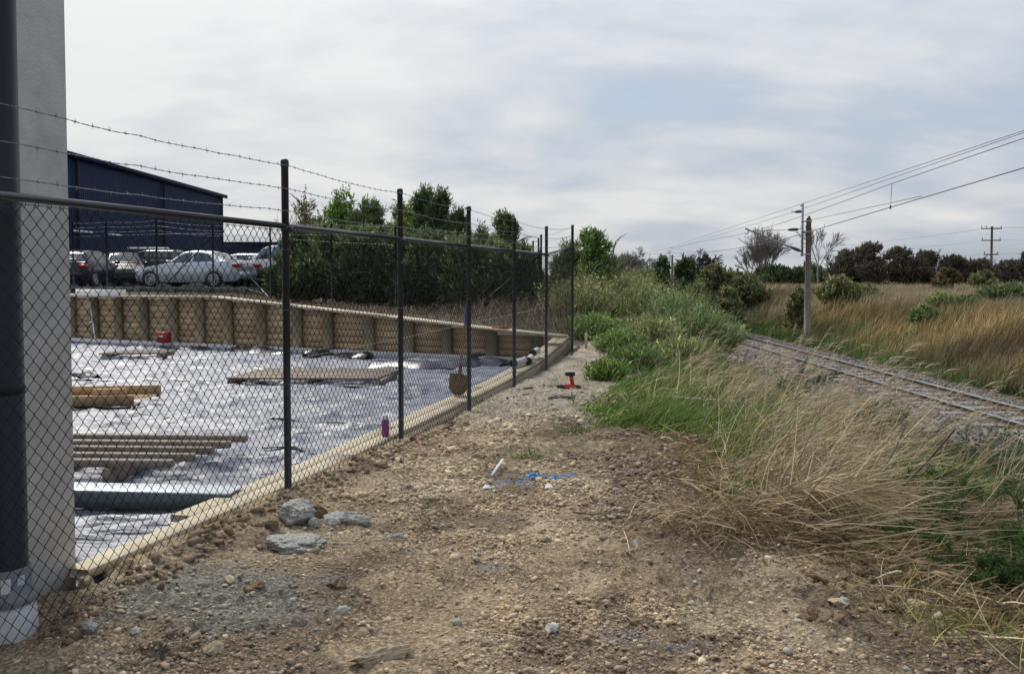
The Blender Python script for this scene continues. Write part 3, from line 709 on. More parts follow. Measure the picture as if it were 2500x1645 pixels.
for (p, a0, a1), (q, b0, b1) in zip(BP[:-1], BP[1:]):
    chain('wire_mesh', p, q, a0 + .02, b0 + .02, a0 + 1.82, b0 + 1.82, fb, r=.0021)
    mb = MB(); mb.tube([(p.x, p.y, a0 + 1.84), (q.x, q.y, b0 + 1.84)], .004, 4, cap=False); mb.build('line_wire', M['wireblack'], fb)
for dz in (.04, .19, .34): barbed(fb, [(p.x, p.y, zt - dz) for p, zb, zt in BP], twist=False)
p3, p2, p4 = BP[3], BP[2], BP[4]
for (pp, qq) in ((p3, p2), (p3, p4)):
    mb = MB(); mb.tube([pp[0] + Vector((0, 0, pp[1] + 1.75)), pp[0].lerp(qq[0], .97) + Vector((0, 0, qq[1] + .08))], .018, 8); mb.build('brace', M['black'], fb, smooth=True)
q8, q7 = BP[8], BP[7]; mb = MB(); mb.tube([q8[0] + Vector((0, 0, q8[1] + 1.7)), q7[0] + Vector((0, 0, q7[1] + .1))], .02, 8); mb.build('brace', M['black'], fb, smooth=True)
# wires joining the two fences behind the corner
for dz in (.03, .18, .325):
    pass
jw = MB(); a = fence_pt(15.7, 2.40); b = Vector((.80, 22.7, 2.56))
for dz in (.0, .15): jw.tube([a - Vector((0, 0, dz)), a.lerp(b, .5) - Vector((0, 0, dz + .03)), b - Vector((0, 0, dz))], .003, 3)
o = jw.build('barbed_wire', M['barb'], fa)

# ------------------------------------------------------------------ grey building corner and its pipe
cxy = xy(4.35, -.294)
BRZ = math.atan2(FD[1], FD[0])
bd = empty('grey_building', (cxy[0], cxy[1], -.3), 'tall grey precast concrete wall of a building at the left edge', 'building', rz=BRZ)
# local x runs along the fence, local y to the left of it
mb = MB(); mb.box((-7.0, 5.0, 4.6), (14.0, 10.0, 9.2), bev=.012); mb.build('wall', M['concrete'], bd)
px_, py_ = -2.24, 3.76
dp = empty('downpipe', (px_, py_, .09), 'charcoal plastic downpipe with grey socket at the left edge of the photo', 'downpipe')
mb = MB(); mb.tube([(0, 0, .10), (0, 0, 3.0), (0, 0, 8.5)], .088, 40, cap=True); o = mb.build('pipe', M['pipe'], dp, smooth=True)
for z in (.92, 2.67):
    mb = MB(); mb.lathe((0, 0, 0), [(.0885, z), (.0915, z + .008), (.0915, z + .03), (.0885, z + .038)], 40); mb.build('pipe_joint', M['pipe'], o, smooth=True)
mb = MB(); mb.lathe((0, 0, 0), [(.125, .0), (.125, .022), (.12, .032), (.099, .045), (.099, .150), (.094, .155), (.089, .155)], 40); so_ = mb.build('socket', M['pipegrey'], dp)
mb = MB(); mb.lathe((0, 0, 0), [(.01, -.34), (.105, -.34), (.125, -.12), (.118, -.03), (.112, -.003), (.01, -.001)], 9); mb.build('pipe_base', M['white'], dp)
def curved_label(parent, r, a0, a1, z0, z1, mat, name, off=.001):
    V = []; n = 6
    for q in range(n + 1):
        a = a0 + (a1 - a0) * q / n; V += [((r + off) * math.cos(a), (r + off) * math.sin(a), z0), ((r + off) * math.cos(a), (r + off) * math.sin(a), z1)]
    Q = [(2 * q, 2 * q + 2, 2 * q + 3, 2 * q + 1) for q in range(n)]; return mesh_np(name, V, np.array(Q), mat, parent)
lb = curved_label(so_, .099, R(-34), R(-16), .085, .125, M['white'], 'label')
for q in range(4): curved_label(lb, .099, R(-32), R(-19 - 3 * (q % 2)), .090 + q * .009, .0925 + q * .009, M['blacktrim'], 'label_print', .002)
curved_label(so_, .099, R(-72), R(-50), .06, .125, M['white'], 'label')

# ------------------------------------------------------------------ warehouse behind the car park
wh = empty('navy_warehouse', (-23.5, 55, 1.05), 'long navy blue corrugated warehouse behind the parked cars', 'building')
V = []; Q = []; y = 38.0; k = 0
while y < 70:
    for dy, dx in ((0, 0), (.14, 0), (.16, .014), (.20, .014)):
        V += [(-23.5 + dx, y + dy, .9), (-23.5 + dx, y + dy, 7.85)]
    y += .22
V = np.array(V); n = len(V) // 2; Q = np.stack([np.arange(n - 1) * 2, np.arange(n - 1) * 2 + 1, np.arange(n - 1) * 2 + 3, np.arange(n - 1) * 2 + 2], -1)
mesh_np('wall_cladding', V, Q, M['navy'], wh, world_under_parent=True)
mb = MB(); mb.box((-33.6, 54.1, 4.3), (20, 31.9, 6.9)); mb.build('wall', M['navy'], wh, wp=True)
mb = MB(); mb.box((-33.55, 54.1, 7.93), (20.35, 32.3, .18)); mb.build('roof', M['navyroof'], wh, wp=True)
mb = MB(); mb.box((-23.30, 54.2, 7.90), (.16, 32.7, .26)); mb.build('gutter', M['navyroof'], wh, wp=True)
for y in (46.5, 58, 69.6):
    mb = MB(); mb.box((-23.36, y, 4.4), (.12, .12, 6.9)); mb.build('downpipe', M['navyroof'], wh, wp=True)
for (y_q, l_q) in ((47.0, 2.0), (50.8, 1.6)): mb = MB(); mb.box((-23.38, y_q, 3.9), (.1, l_q, .10)); mb.build('awning_strip', M['metalgrey'], wh, wp=True)
lb = empty('low_building', (-30, 112, 0), 'low dark roof beyond the silver car at the warehouse end', 'building')
mb = MB(); mb.box((-38, 118, 3.0), (26, 16, 5.0)); mb.build('wall', M['navy'], lb, wp=True)
mb = MB(); mb.box((-38, 118, 5.6), (27, 17, .3)); mb.build('roof', M['navyroof'], lb, wp=True)
# ------------------------------------------------------------------ railway
tr = empty('railway_track', (9.5, 20, -1.2), 'single railway track curving away on grey ballast to the right of the rough grass', 'railway track')
def rail_pts(off):
    ys = np.concatenate([np.arange(-4, 42, 3.0), np.arange(42, 130, 3.0)])
    return [Vector((float(track_x(y)) + off, y, 0)) for y in ys]
def sweep(mb, pts, prof):
    n = len(prof); V = []
    for q, p in enumerate(pts):
        d = (pts[min(q + 1, len(pts) - 1)] - pts[max(q - 1, 0)]); d.z = 0; d.normalize(); sd = Vector((d.y, -d.x, 0))
        V += [tuple(p + sd * a + Vector((0, 0, b))) for a, b in prof]
    Q = [(q * n + e, q * n + (e + 1) % n, (q + 1) * n + (e + 1) % n, (q + 1) * n + e) for q in range(len(pts) - 1) for e in range(n)]
    mb.add(V, Q); return mb
for off in (-.5335, .5335):
    pts = rail_pts(off)
    mb = MB(); sweep(mb, pts, [(-.065, -1.215), (.065, -1.215), (.065, -1.205), (.012, -1.185), (.010, -1.105), (-.010, -1.105), (-.012, -1.185), (-.065, -1.205)][::-1]); o = mb.build('rail', M['rust'], tr, wp=True)
    mb = MB(); sweep(mb, pts, [(-.034, -1.106), (.034, -1.106), (.034, -1.075), (.028, -1.068), (-.028, -1.068), (-.034, -1.075)][::-1]); mb.build('rail_head', M['steelrail'], o)
    o.children[0].matrix_parent_inverse = Matrix.Identity(4)
slm = MB(); slm.box((0, 0, 0), (2.1, .24, .14), bev=.02); sl0 = None
for k in range(130):
    y = 2 + k * .68; x = float(track_x(y))
    if sl0 is None: sl0 = slm.build('sleeper', M['sleeper'], tr); o = sl0
    else: o = sl0.copy(); COL.objects.link(o); o.parent = tr
    a = math.atan2(float(track_x(y + 1) - track_x(y)), 1); o.location = (x - 9.5, y - 20, -.052); o.rotation_euler = (0, 0, -a)
bx = np.concatenate([np.arange(-2.9, -1.2, .15), np.arange(-1.2, 1.3, .3), np.arange(1.3, 3.0, .15)]); by = np.arange(-3, 110, .4)
X, Y = np.meshgrid(bx, by, indexing='ij'); rel = X; Z = -1.215 - .30 * ss(1.45, 2.6, np.abs(rel)) + .05 * (fbm(X * 4, Y * 4, 2) - .5); X = X + track_x(Y)
m = simple('ballast', (.15, .14, .13), .95, var=.35, vscale=22, bump=1.0, bscale=18); M['ballast'] = m
bl = grid_mesh('ballast_bed', X, Y, Z, m); tag(bl, kind='structure')
ICO_V = None
def ico():
    t = (1 + 5 ** .5) / 2
    V = np.array([(-1, t, 0), (1, t, 0), (-1, -t, 0), (1, -t, 0), (0, -1, t), (0, 1, t), (0, -1, -t), (0, 1, -t), (t, 0, -1), (t, 0, 1), (-t, 0, -1), (-t, 0, 1)], float) / math.hypot(1, t)
    F = np.array([(0, 11, 5), (0, 5, 1), (0, 1, 7), (0, 7, 10), (0, 10, 11), (1, 5, 9), (5, 11, 4), (11, 10, 2), (10, 7, 6), (7, 1, 8), (3, 9, 4), (3, 4, 2), (3, 2, 6), (3, 6, 8), (3, 8, 9), (4, 9, 5), (2, 4, 11), (6, 2, 10), (8, 6, 7), (9, 8, 1)])
    return V, F
def lumps(name, P, size, mat, cols, flat=.6, jit=.25, smooth=False):
    n = len(P); V0, F0 = ico(); V = V0[None] * (1 + jit * (rng.random((n, 12, 1)) * 2 - 1))
    sc_ = np.stack([1 + .4 * (rng.random(n) - .5), 1 + .6 * (rng.random(n) - .5), np.full(n, flat) * (1 + .5 * (rng.random(n) - .5))], -1)
    V = V * sc_[:, None] * (np.asarray(size).reshape(-1, 1, 1))
    a = rng.random(n) * 6.28; c, s = np.cos(a)[:, None], np.sin(a)[:, None]; tl = (rng.random(n)[:, None] - .5) * .8
    x = V[..., 0] * c - V[..., 1] * s; y = V[..., 0] * s + V[..., 1] * c; z = V[..., 2] + x * tl
    V = np.stack([x, y, z], -1) + np.asarray(P)[:, None]
    F = F0[None] + (np.arange(n) * 12)[:, None, None]
    C = np.repeat(np.asarray(cols)[:, None], 12, 1).reshape(-1, 3)
    return mesh_np(name, V.reshape(-1, 3), F.reshape(-1, 3), mat, col=C, smooth=smooth)
n = 26000
y = 9 + 46 * rng.random(n) ** 1.6; rel = rng.uniform(-2.95, 2.95, n); x = rel + track_x(y); z = -1.20 - .30 * ss(1.45, 2.6, np.abs(rel)) + .01
keep = ~((np.abs(np.abs(rel) - .5335) < .07)); x, y, z, rel = x[keep], y[keep], z[keep], rel[keep]; n = len(x)
g_ = rng.random(n)[:, None]; cols = np.array([.17, .155, .145]) * (.45 + 1.1 * g_) + np.array([.03, .01, 0]) * rng.random((n, 1))
o = lumps('ballast_stones', np.stack([x, y, z], -1), .022 + .018 * rng.random(n), M['fleck'], cols, .75, .3); tag(o, 'grey brown crushed stone ballast round the railway track', 'ballast', kind='stuff')

# overhead line masts
def mast(x, y, z0, name_label, s=1.0, full=True):
    r = empty('line_mast', (x, y, z0), name_label, 'mast', group='overhead line masts beside the railway')
    H1 = 5.35; H2 = 5.98
    mb = MB(); mb.tube([(0, 0, -.5), (0, 0, 2), (0, 0, H1)], [.155, .135, .105], 10); o = mb.build('pole', M['mast'], r)
    mb = MB(); mb.lathe((0, 0, H1), [(.10, -.01), (.075, .02), (.06, .10), (.001, .11)], 10); mb.build('pole_cap', M['insul'], o, smooth=True)
    mx_ = -.27
    mb = MB(); mb.box((mx_, 0, 4.85), (.075, .075, 2.3), bev=.01); mb.box((mx_ - .05, 0, 5.90), (.12, .05, .05)); st = mb.build('steel_upright', M['galv'], r)
    for z in (5.22, 4.76, 3.78): mb = MB(); mb.box((mx_ / 2 - .02, 0, z), (.34, .16, .05)); mb.lathe((0, 0, z), [(.135, -.035), (.142, 0), (.135, .035)], 12); mb.build('bracket', M['galv'], r)
    mb = MB(); mb.tube([(mx_ - .05, 0, 5.64), (-.62, 0, 5.62)], .018, 6); mb.tube([(-.30, 0, 5.64), (-.35, 0, 5.64), (-.45, 0, 5.635), (-.56, 0, 5.63), (-.62, 0, 5.63)], [.02, .055, .06, .055, .02], 8); mb.tube([(-.62, 0, 5.63), (-.76, 0, 5.61)], .022, 6); mb.build('upper_insulator', M['insul'], r, smooth=True)
    tip = Vector((-2.75, 0, 4.90)); foot = Vector((mx_, 0, 3.90))
    dd = (tip - foot)
    mb = MB(); mb.tube([foot + dd * .22, tip + dd * .01], .032, 8); mb.build('slanted_arm', M['galv'], r, smooth=True)
    mb = MB(); mb.tube([foot, foot + dd * .03, foot + dd * .06, foot + dd * .11, foot + dd * .17, foot + dd * .22], [.03, .04, .068, .075, .06, .03], 8); mb.build('arm_insulator', M['insul'], r, smooth=True)
    mb = MB(); mb.tube([(mx_ - .06, 0, 4.88), (-.50, 0, 4.87)], .018, 6); mb.tube([(-.42, 0, 4.87), (-.5, 0, 4.87), (-.68, 0, 4.86), (-.84, 0, 4.85), (-.92, 0, 4.85)], [.02, .06, .066, .055, .02], 8); mb.build('stay_insulator', M['insul'], r, smooth=True)
    mb = MB(); mb.tube([(-.9, 0, 4.85), tip + dd * -.15 + Vector((0, 0, .05))], .014, 6); mb.build('stay_rod', M['galv'], r)
    mb = MB(); q = foot + dd * .62; mb.tube([q, q + Vector((-.06, 0, -.14)), q + Vector((-.55, 0, -.20)), q + Vector((-.95, 0, -.10)) + Vector((0, 0, -.1))], .014, 6); mb.tube([tip - dd * .05, tip - dd * .05 + Vector((-.02, 0, -.16)), tip - dd * .05 + Vector((-.14, 0, -.20))], .02, 6); mb.build('registration_arm', M['galv'], r)
    return r
m1 = mast(12.93, 37.6, -1.35, 'tall weathered timber mast with steel bracket arm beside the track, the nearer of two')
m2 = mast(18.6, 100.0, -1.55, 'distant timber mast with bracket arm above the bushes, the farther of two')
# overhead wires: (name, label, list of points)
def owire(label, pts, r, sag=0.0):
    mb = MB(); P = []
    for a, b in zip(pts[:-1], pts[1:]):
        a, b = Vector(a), Vector(b)
        for q in range(16): f = q / 16; p = a.lerp(b, f); p.z -= sag * 4 * f * (1 - f); P.append(p)
    P.append(Vector(pts[-1])); mb.tube(P, r, 4, cap=False); o = mb.build('overhead_wire', M['wire']); return tag(o, label, 'overhead wire', 'overhead wires above the railway')
owire('topmost overhead wire running from the tops of the timber masts', [(11.9, -12, 5.9), (12.37, 20.8, 5.02), (12.60, 37.6, 4.62), (18.3, 100, 4.7), (40, 160, 4.8)], .0085)
owire('upper feeder wire below the topmost one, held by the upper insulators', [(11.5, -14, 5.8), (12.0, 20.2, 4.87), (12.25, 37.6, 4.27), (17.9, 100, 4.3), (39, 160, 4.4)], .0085)
owire('catenary wire carrying the droppers above the track', [(9.3, -18, 4.6), (9.5, 16, 4.07), (9.93, 22.6, 3.92), (10.02, 26, 3.76), (10.1, 29.5, 3.61), (10.2, 33, 3.48), (10.5, 40, 3.40), (15.5, 100, 4.1), (37, 160, 4.2)], .0085)
owire('lowest overhead wire, the contact wire nearest the track', [(9.4, -20, 3.9), (9.5, 16, 3.52), (9.85, 22.5, 3.29), (10.0, 28.8, 3.0), (10.15, 32.5, 2.85), (10.6, 40, 2.80), (15.6, 100, 3.2), (37, 160, 3.3)], .011)
owire('thin wire leaving the contact wire towards the top of the nearer mast', [(9.72, 20.5, 3.40), (12.8, 37.4, 3.88)], .008)
mb = MB(); p = Vector((9.93, 22.6, 3.92)); q = Vector((9.86, 22.5, 3.31)); mb.tube([p, q], .007, 4); mb.tube([q - Vector((0, 0, .06)), q + Vector((0, 0, .03))], .022, 6); o = mb.build('wire_dropper', M['wire']); tag(o, 'short vertical dropper hanging between the catenary and the contact wire', 'wire dropper')

# power poles in the far field
def power_pole(u, y, ztop, label, zb=.3, wires=True):
    p = at(u, 600, y=y); r = empty('power_pole', (p.x, y, zb), label, 'power pole', group='power poles in the far field'); h = ztop - zb
    mb = MB(); mb.tube([(0, 0, -.5), (0, 0, h)], [.16, .11], 8); mb.build('pole', M['mast'], r)
    for k, (dz, w) in enumerate(((.25, 2.3), (1.55, 2.1), (3.1, 1.6))):
        mb = MB(); mb.box((0, .1, h - dz), (w, .1, .12)); ca = mb.build('crossarm', M['mast'], r)
        for sx in (-w / 2 + .08, -w / 4, w / 2 - .08):
            if k and abs(sx) < w / 3: continue
            mb = MB(); mb.lathe((sx, .1, h - dz + .06), [(.02, 0), (.05, .08), (.03, .14), (.055, .2), (.01, .28)], 7); mb.build('insulator', M['insul'], ca)
    return p.x
xa = power_pole(2421, 95, 6.9, 'dark power pole with three crossarms standing above the low trees at the right')
xb = power_pole(1870, 150, 6.0, 'far thin power pole with crossarms between the bare poplars and the nearer mast')
for k, (zr, zl) in enumerate(((6.75, 6.0), (5.4, 4.7), (3.9, 3.4))):
    mb = MB(); P = [Vector((xa + 60, 80, zr + .3)), Vector((xa, 95, zr)), Vector((xb, 150, zl)), Vector((xb - 60, 200, zl))]
    for a, b in zip(P[:-1], P[1:]):
        pts = []
        for q in range(11): f = q / 10; p = a.lerp(b, f); p.z -= .5 * 4 * f * (1 - f) * (1 if k == 0 else .8); pts.append(p)
        mb.tube(pts, .016 if k == 0 else .011, 3, cap=False)
    o = mb.build('power_line', M['wire']); tag(o, ('topmost', 'middle', 'lowest')[k] + ' of three power lines strung between the far power poles', 'power line')

# ------------------------------------------------------------------ cars
def car(loc, rz, label, paint, st, wheels, glass_side, wind, rear, wr=.325, tail=True, group='cars parked beyond the yard', front_z=.62, tail_z=.86, rails=False, plate=True, under='blacktrim', spokes=10):
    """st rows: x, z sill, z belt, z top, half width, half roof width; x from nose backwards"""
    r = empty('parked_car', loc, label, 'car', rz=rz, group=group)
    st = np.array(st, float); xq = np.unique(np.concatenate([np.linspace(st[0, 0], st[-1, 0], 40), st[:, 0]]))
    D = np.stack([np.interp(xq, st[:, 0], st[:, k]) for k in range(6)], -1)
    # light smoothing of the profile
    for k in (2, 3, 4, 5): D[1:-1, k] = .25 * D[:-2, k] + .5 * D[1:-1, k] + .25 * D[2:, k]
    Ls = st[-1, 0]; rows = []
    for x, zb, be, zt, hw, rw in D:
        cab = zt - be > .05; rr = rw if cab else hw * .88; z6 = zt if cab else be + .015
        half = [(hw * .90, zb), (hw * .985, zb + .10), (hw, (zb + be) * .52), (hw * .985, be - .06), (hw * .95, be), (rr + (hw * .95 - rr) * .08, z6 - .05 if cab else be + .004), (rr * .90, z6 - .006), (rr * .5, z6 + .012), (0, z6 + .018)]
        rows.append([(-x, yy, zz) for yy, zz in half] + [(-x, -yy, zz) for yy, zz in half[-2::-1]])
    V = np.array(rows); n, k = V.shape[:2]; i = np.arange(n - 1)[:, None] * k; j = np.arange(k - 1)[None]
    Q = np.stack([i + j, i + j + 1, i + k + j + 1, i + k + j], -1).reshape(-1, 4)
    V2 = V.reshape(-1, 3); caps = []
    for e in (0, n - 1):
        b = e * k
        for q in range(k // 2): caps.append((b + q, b + q + 1, b + k - 2 - q, b + k - 1 - q))
    body = mesh_np('body', V2 + np.array([Ls / 2, 0, 0]), [Q, np.array(caps)], M[paint], r, smooth=True)
    md = body.modifiers.new('edge', 'EDGE_SPLIT'); md.split_angle = R(35)
    mb = MB(); mb.box((0, 0, .24), (Ls * .9, float(D[:, 4].max()) * 1.7, .14)); mb.build('underbody', M['blacktrim'], r)
    g = lambda x, c: float(np.interp(x, xq, D[:, c]))
    for (x0, x1, s0, s1) in glass_side:        # side windows, on both sides
        for sg in (1, -1):
            Vg = []; m_ = 8
            for q in range(m_ + 1):
                x = x0 + (x1 - x0) * q / m_; be, zt, hw, rw = g(x, 2), g(x, 3), g(x, 4), g(x, 5)
                zl = be + .035; zh = max(zl + .01, zt - .085); 
                def yy(z): f = np.clip((z - be) / max(zt - .05 - be, .05), 0, 1); return hw * .95 + (rw + (hw * .95 - rw) * .08 - hw * .95) * f + .008
                zh = zl + (zh - zl) * (s0 + (1 - s0) * min(1, q / (m_ * .35))) * (s1 + (1 - s1) * min(1, (m_ - q) / (m_ * .35)))
                Vg += [(-x + Ls / 2, sg * yy(zl), zl), (-x + Ls / 2, sg * yy(zh), zh)]
            mesh_np('side_window', Vg, np.array([(2 * q, 2 * q + 2, 2 * q + 3, 2 * q + 1) for q in range(m_)]), M['glass'], r, smooth=True)
    for (x0, x1), nm in ((wind, 'windscreen'), (rear, 'rear_window')):
        Vg = []; m_ = 6
        for q in range(m_ + 1):
            x = x0 + (x1 - x0) * q / m_; rw = g(x, 5) * .90; zt = g(x, 3)
            for f in (-1, -.5, 0, .5, 1): Vg.append((-x + Ls / 2, rw * f * .97, zt + (.018 if f == 0 else .012 if abs(f) < 1 else -.004) + .007))
        mesh_np(nm, Vg, np.array([(5 * q + e, 5 * q + e + 1, 5 * q + 6 + e, 5 * q + 5 + e) for q in range(m_) for e in range(4)]), M['glass'], r, smooth=True)
    for xw in wheels:
        for sg in (1, -1):
            hw = g(xw, 4); c = (-xw + Ls / 2, sg * (hw - .085), wr)
            mb = MB(); mb.lathe((c[0], sg * (hw * .93), wr + .02), [(.001, .0), (wr * 1.13, .0), (wr * 1.16, .068 ), (wr*1.10, .075)], 28, axis=(0, sg, 0)); mb.build('wheel_arch', M['blacktrim'], r)
            wh_ = MB(); wh_.lathe(c, [(.001, -.10), (wr * .9, -.10), (wr, -.07), (wr, .085), (wr * .93, .105), (wr * .74, .108), (wr * .70, .09), (wr * .3, .05), (.001, .05)], 28, axis=(0, sg, 0)); w = wh_.build('wheel', M['rubber'], r, smooth=False)
            mb = MB()
            for q in range(spokes):
                a = 2 * math.pi * q / spokes; v = Vector((math.cos(a), 0, math.sin(a))); cc = Vector(c) + Vector((0, sg * .098, 0)); mb.bar(cc + v * .05, cc + v * wr * .70, .034 if spokes > 6 else .075, .02, up=(0, 1, 0))
            mb.lathe((c[0], c[1] + sg * .09, c[2]), [(wr * .70, -.01), (wr * .70, .022), (wr * .63, .022), (wr * .63, 0)], 28, axis=(0, sg, 0)); mb.lathe((c[0], c[1] + sg * .09, c[2]), [(.06, 0), (.06, .02), (.001, .024)], 12, axis=(0, sg, 0))
            mb.build('rim', M['alloy'], w)
    hwf = g(.25, 4); hwr = g(Ls - .15, 4)
    for sg in (1, -1):
        mb = MB(); mb.box((Ls / 2 - .16, sg * (hwf - .19), front_z), (.30, .34, .13), rot=Matrix.Rotation(-sg * .35, 3, 'Z'), bev=.03); mb.build('headlight', M['headlight'], r)
        mb = MB(); mb.box((-Ls / 2 + .09, sg * (hwr - .12), tail_z), (.26, .42, .15), rot=Matrix.Rotation(sg * .28, 3, 'Z'), bev=.03); mb.build('tail_light', M['taillight'], r)
        mb = MB(); xm = wind[0] + .30; mb.box((-xm + Ls / 2, sg * (g(xm, 4) + .09), g(xm, 2) + .08), (.10, .20, .13), bev=.03); mb.build('mirror', M[paint], r)
        for (x0, x1, s0, s1) in glass_side[:2]:
            mb = MB(); xh = x1 - .12; mb.box((-xh + Ls / 2, sg * (g(xh, 4) * .985 + .012), g(xh, 2) - .09), (.17, .03, .03), bev=.008); mb.build('door_handle', M[paint], r)
    mb = MB(); mb.box((-Ls / 2 + .02, 0, .50), (.12, hwr * 1.72, .24), bev=.05); mb.build('bumper', M[paint], r)
    mb = MB(); mb.box((-Ls / 2 - .035, 0, .33), (.05, hwr * 1.2, .08), bev=.02); mb.build('diffuser', M['blacktrim'], r)
    if plate: mb = MB(); mb.box((-Ls / 2 + .0, 0, tail_z - .03), (.05, .52, .14), bev=.005); mb.build('number_plate', M['white'] if plate is True else M[plate], r)
    if rails:
        for sg in (1, -1): mb = MB(); x0, x1 = rails; mb.bar((-x0 + Ls / 2, sg * .55, g(x0, 3) + .05), (-x1 + Ls / 2, sg * .55, g(x1, 3) + .05), .04, .04); mb.build('roof_rail', M['blacktrim'], r)
    return r
SEDAN = [(0, .34, .52, .52, .55, .5), (.06, .26, .64, .64, .70, .6), (.35, .20, .74, .74, .83, .6), (.9, .20, .84, .84, .88, .6), (1.30, .20, .90, .905, .885, .66), (1.42, .20, .91, .98, .885, .66), (2.10, .20, .935, 1.38, .89, .60), (2.45, .20, .945, 1.44, .89, .60), (2.9, .20, .96, 1.43, .89, .60), (3.35, .20, .98, 1.35, .885, .60), (3.95, .22, 1.02, 1.06, .87, .62), (4.3, .24, 1.03, 1.03, .83, .6), (4.46, .28, 1.0, 1.0, .76, .55), (4.52, .36, .90, .90, .72, .5)]
HATCH = [(0, .34, .56, .56, .55, .5), (.07, .26, .70, .70, .70, .6), (.4, .20, .80, .80, .84, .6), (.95, .20, .92, .93, .88, .68), (1.10, .20, .94, 1.02, .88, .68), (1.75, .20, .96, 1.43, .88, .60), (2.2, .20, .98, 1.51, .88, .60), (3.1, .20, 1.0, 1.50, .88, .60), (3.6, .22, 1.02, 1.42, .87, .58), (4.05, .24, 1.03, 1.10, .84, .60), (4.2, .28, .98, .99, .78, .55), (4.25, .36, .88, .88, .74, .5)]
SUV = [(0, .40, .75, .75, .6, .5), (.08, .32, .90, .90, .75, .6), (.45, .28, 1.02, 1.02, .88, .6), (1.05, .28, 1.10, 1.11, .92, .7), (1.2, .28, 1.12, 1.2, .92, .70), (1.85, .28, 1.13, 1.66, .92, .66), (2.3, .28, 1.14, 1.76, .92, .66), (3.8, .28, 1.15, 1.75, .92, .65), (4.3, .30, 1.16, 1.62, .90, .62), (4.58, .34, 1.12, 1.18, .86, .62), (4.66, .42, 1.0, 1.0, .80, .6)]
CZ = 1.05
def hd(dx, dy): return math.atan2(dy, dx)
def cpos(u, y): return Vector(((u - 1250) / 2100 * y, y, CZ))
car(cpos(478, 34.2), hd(-1, .20), 'silver sedan with a red tail light parked side on above the timber wall', 'silver', SEDAN, (.86, 3.56), [(1.62, 2.55, .25, 1), (2.66, 3.55, 1, .2)], (1.40, 2.12), (3.30, 3.98))
car(cpos(214, 36.8), hd(-.05, 1), 'dark blue hatchback seen from behind beside the grey wall edge', 'darkblue', HATCH, (.80, 3.40), [(1.35, 2.15, .3, 1), (2.25, 3.1, 1, 1), (3.2, 3.75, 1, .3)], (1.10, 1.78), (3.62, 4.08), tail_z=.84)
car(cpos(302, 39.5), hd(.42, -.9), 'black car facing right with a pale reflecting windscreen behind the silver sedan nose', 'blackcar', HATCH, (.80, 3.40), [(1.35, 2.15, .3, 1), (2.25, 3.1, 1, 1), (3.2, 3.75, 1, .3)], (1.08, 1.80), (3.62, 4.08), plate=False)
car(cpos(592, 41.5), hd(-1, .25), 'pale silver car half hidden behind the silver sedan boot', 'silver', HATCH, (.80, 3.40), [(1.35, 2.15, .3, 1), (2.25, 3.1, 1, 1), (3.2, 3.75, 1, .3)], (1.10, 1.78), (3.62, 4.08))
car(cpos(690, 37.5), hd(-.9, .65), 'white off-road car with roof rack partly behind the nearest fence post', 'whitepaint', SUV, (.92, 3.68), [(1.5, 2.5, .3, 1), (2.6, 3.5, 1, 1), (3.6, 4.25, 1, .6)], (1.20, 1.88), (4.25, 4.56), wr=.37, rails=(2.2, 4.2), tail_z=1.05, spokes=5)
# dark flat-deck truck tray in front of it, and the black ute with a pale bar
car(cpos(648, 35.8), hd(-1, .10), 'dark grey low pickup tray just right of the silver sedan', 'greycar', [(0, .40, .60, .60, .8, .6), (.1, .34, .78, .78, .86, .6), (2.3, .34, .80, .80, .88, .6), (2.4, .40, .72, .72, .86, .6)], (1.86,), [], (.3, .4), (.3, .4), wr=.36, plate=False, tail_z=.62, front_z=.5, spokes=5)
car(cpos(372, 44.5), hd(-1, .05), 'black pickup with a pale roof bar in front of the navy warehouse', 'blackcar', SUV, (.92, 3.68), [(1.5, 2.5, .3, 1), (2.6, 3.5, 1, 1), (3.6, 4.25, 1, .6)], (1.20, 1.88), (4.25, 4.56), wr=.37, plate=False)
p = cpos(362, 43.2); mb = MB(); mb.tube([(p.x - 1.0, 43.2, CZ + 1.82), (p.x + 1.1, 43.1, CZ + 1.80)], .06, 8); o = mb.build('roof_bar', M['white']); tag(o, 'white tube lying across the roof of the black pickup', 'tube')

# ------------------------------------------------------------------ things in the yard
def plank_set(name, label, cat, A, ex, ey, boards, bearers, mat, group=None, th=.035, bh=.09, zlift=.0):
    """A corner, ex along the boards, ey across; boards = [(offset, width, x0, x1)], bearers = [(x, w, y0, y1)]"""
    r = empty(name, A, label, cat, rz=math.atan2(ex[1], ex[0]), group=group)
    for (o_, w, x0, x1) in boards:
        mb = MB(); mb.box(((x0 + x1) / 2, o_, bh + th / 2 + zlift + random.uniform(-.002, .002)), (x1 - x0, w, th), bev=.004); mb.build('board', M[mat], r)
    for (x, w, y0, y1) in bearers:
        mb = MB(); mb.box((x, (y0 + y1) / 2, bh / 2 + zlift), (w, y1 - y0, bh - .002), bev=.004); mb.build('bearer', M[mat], r)
    return r
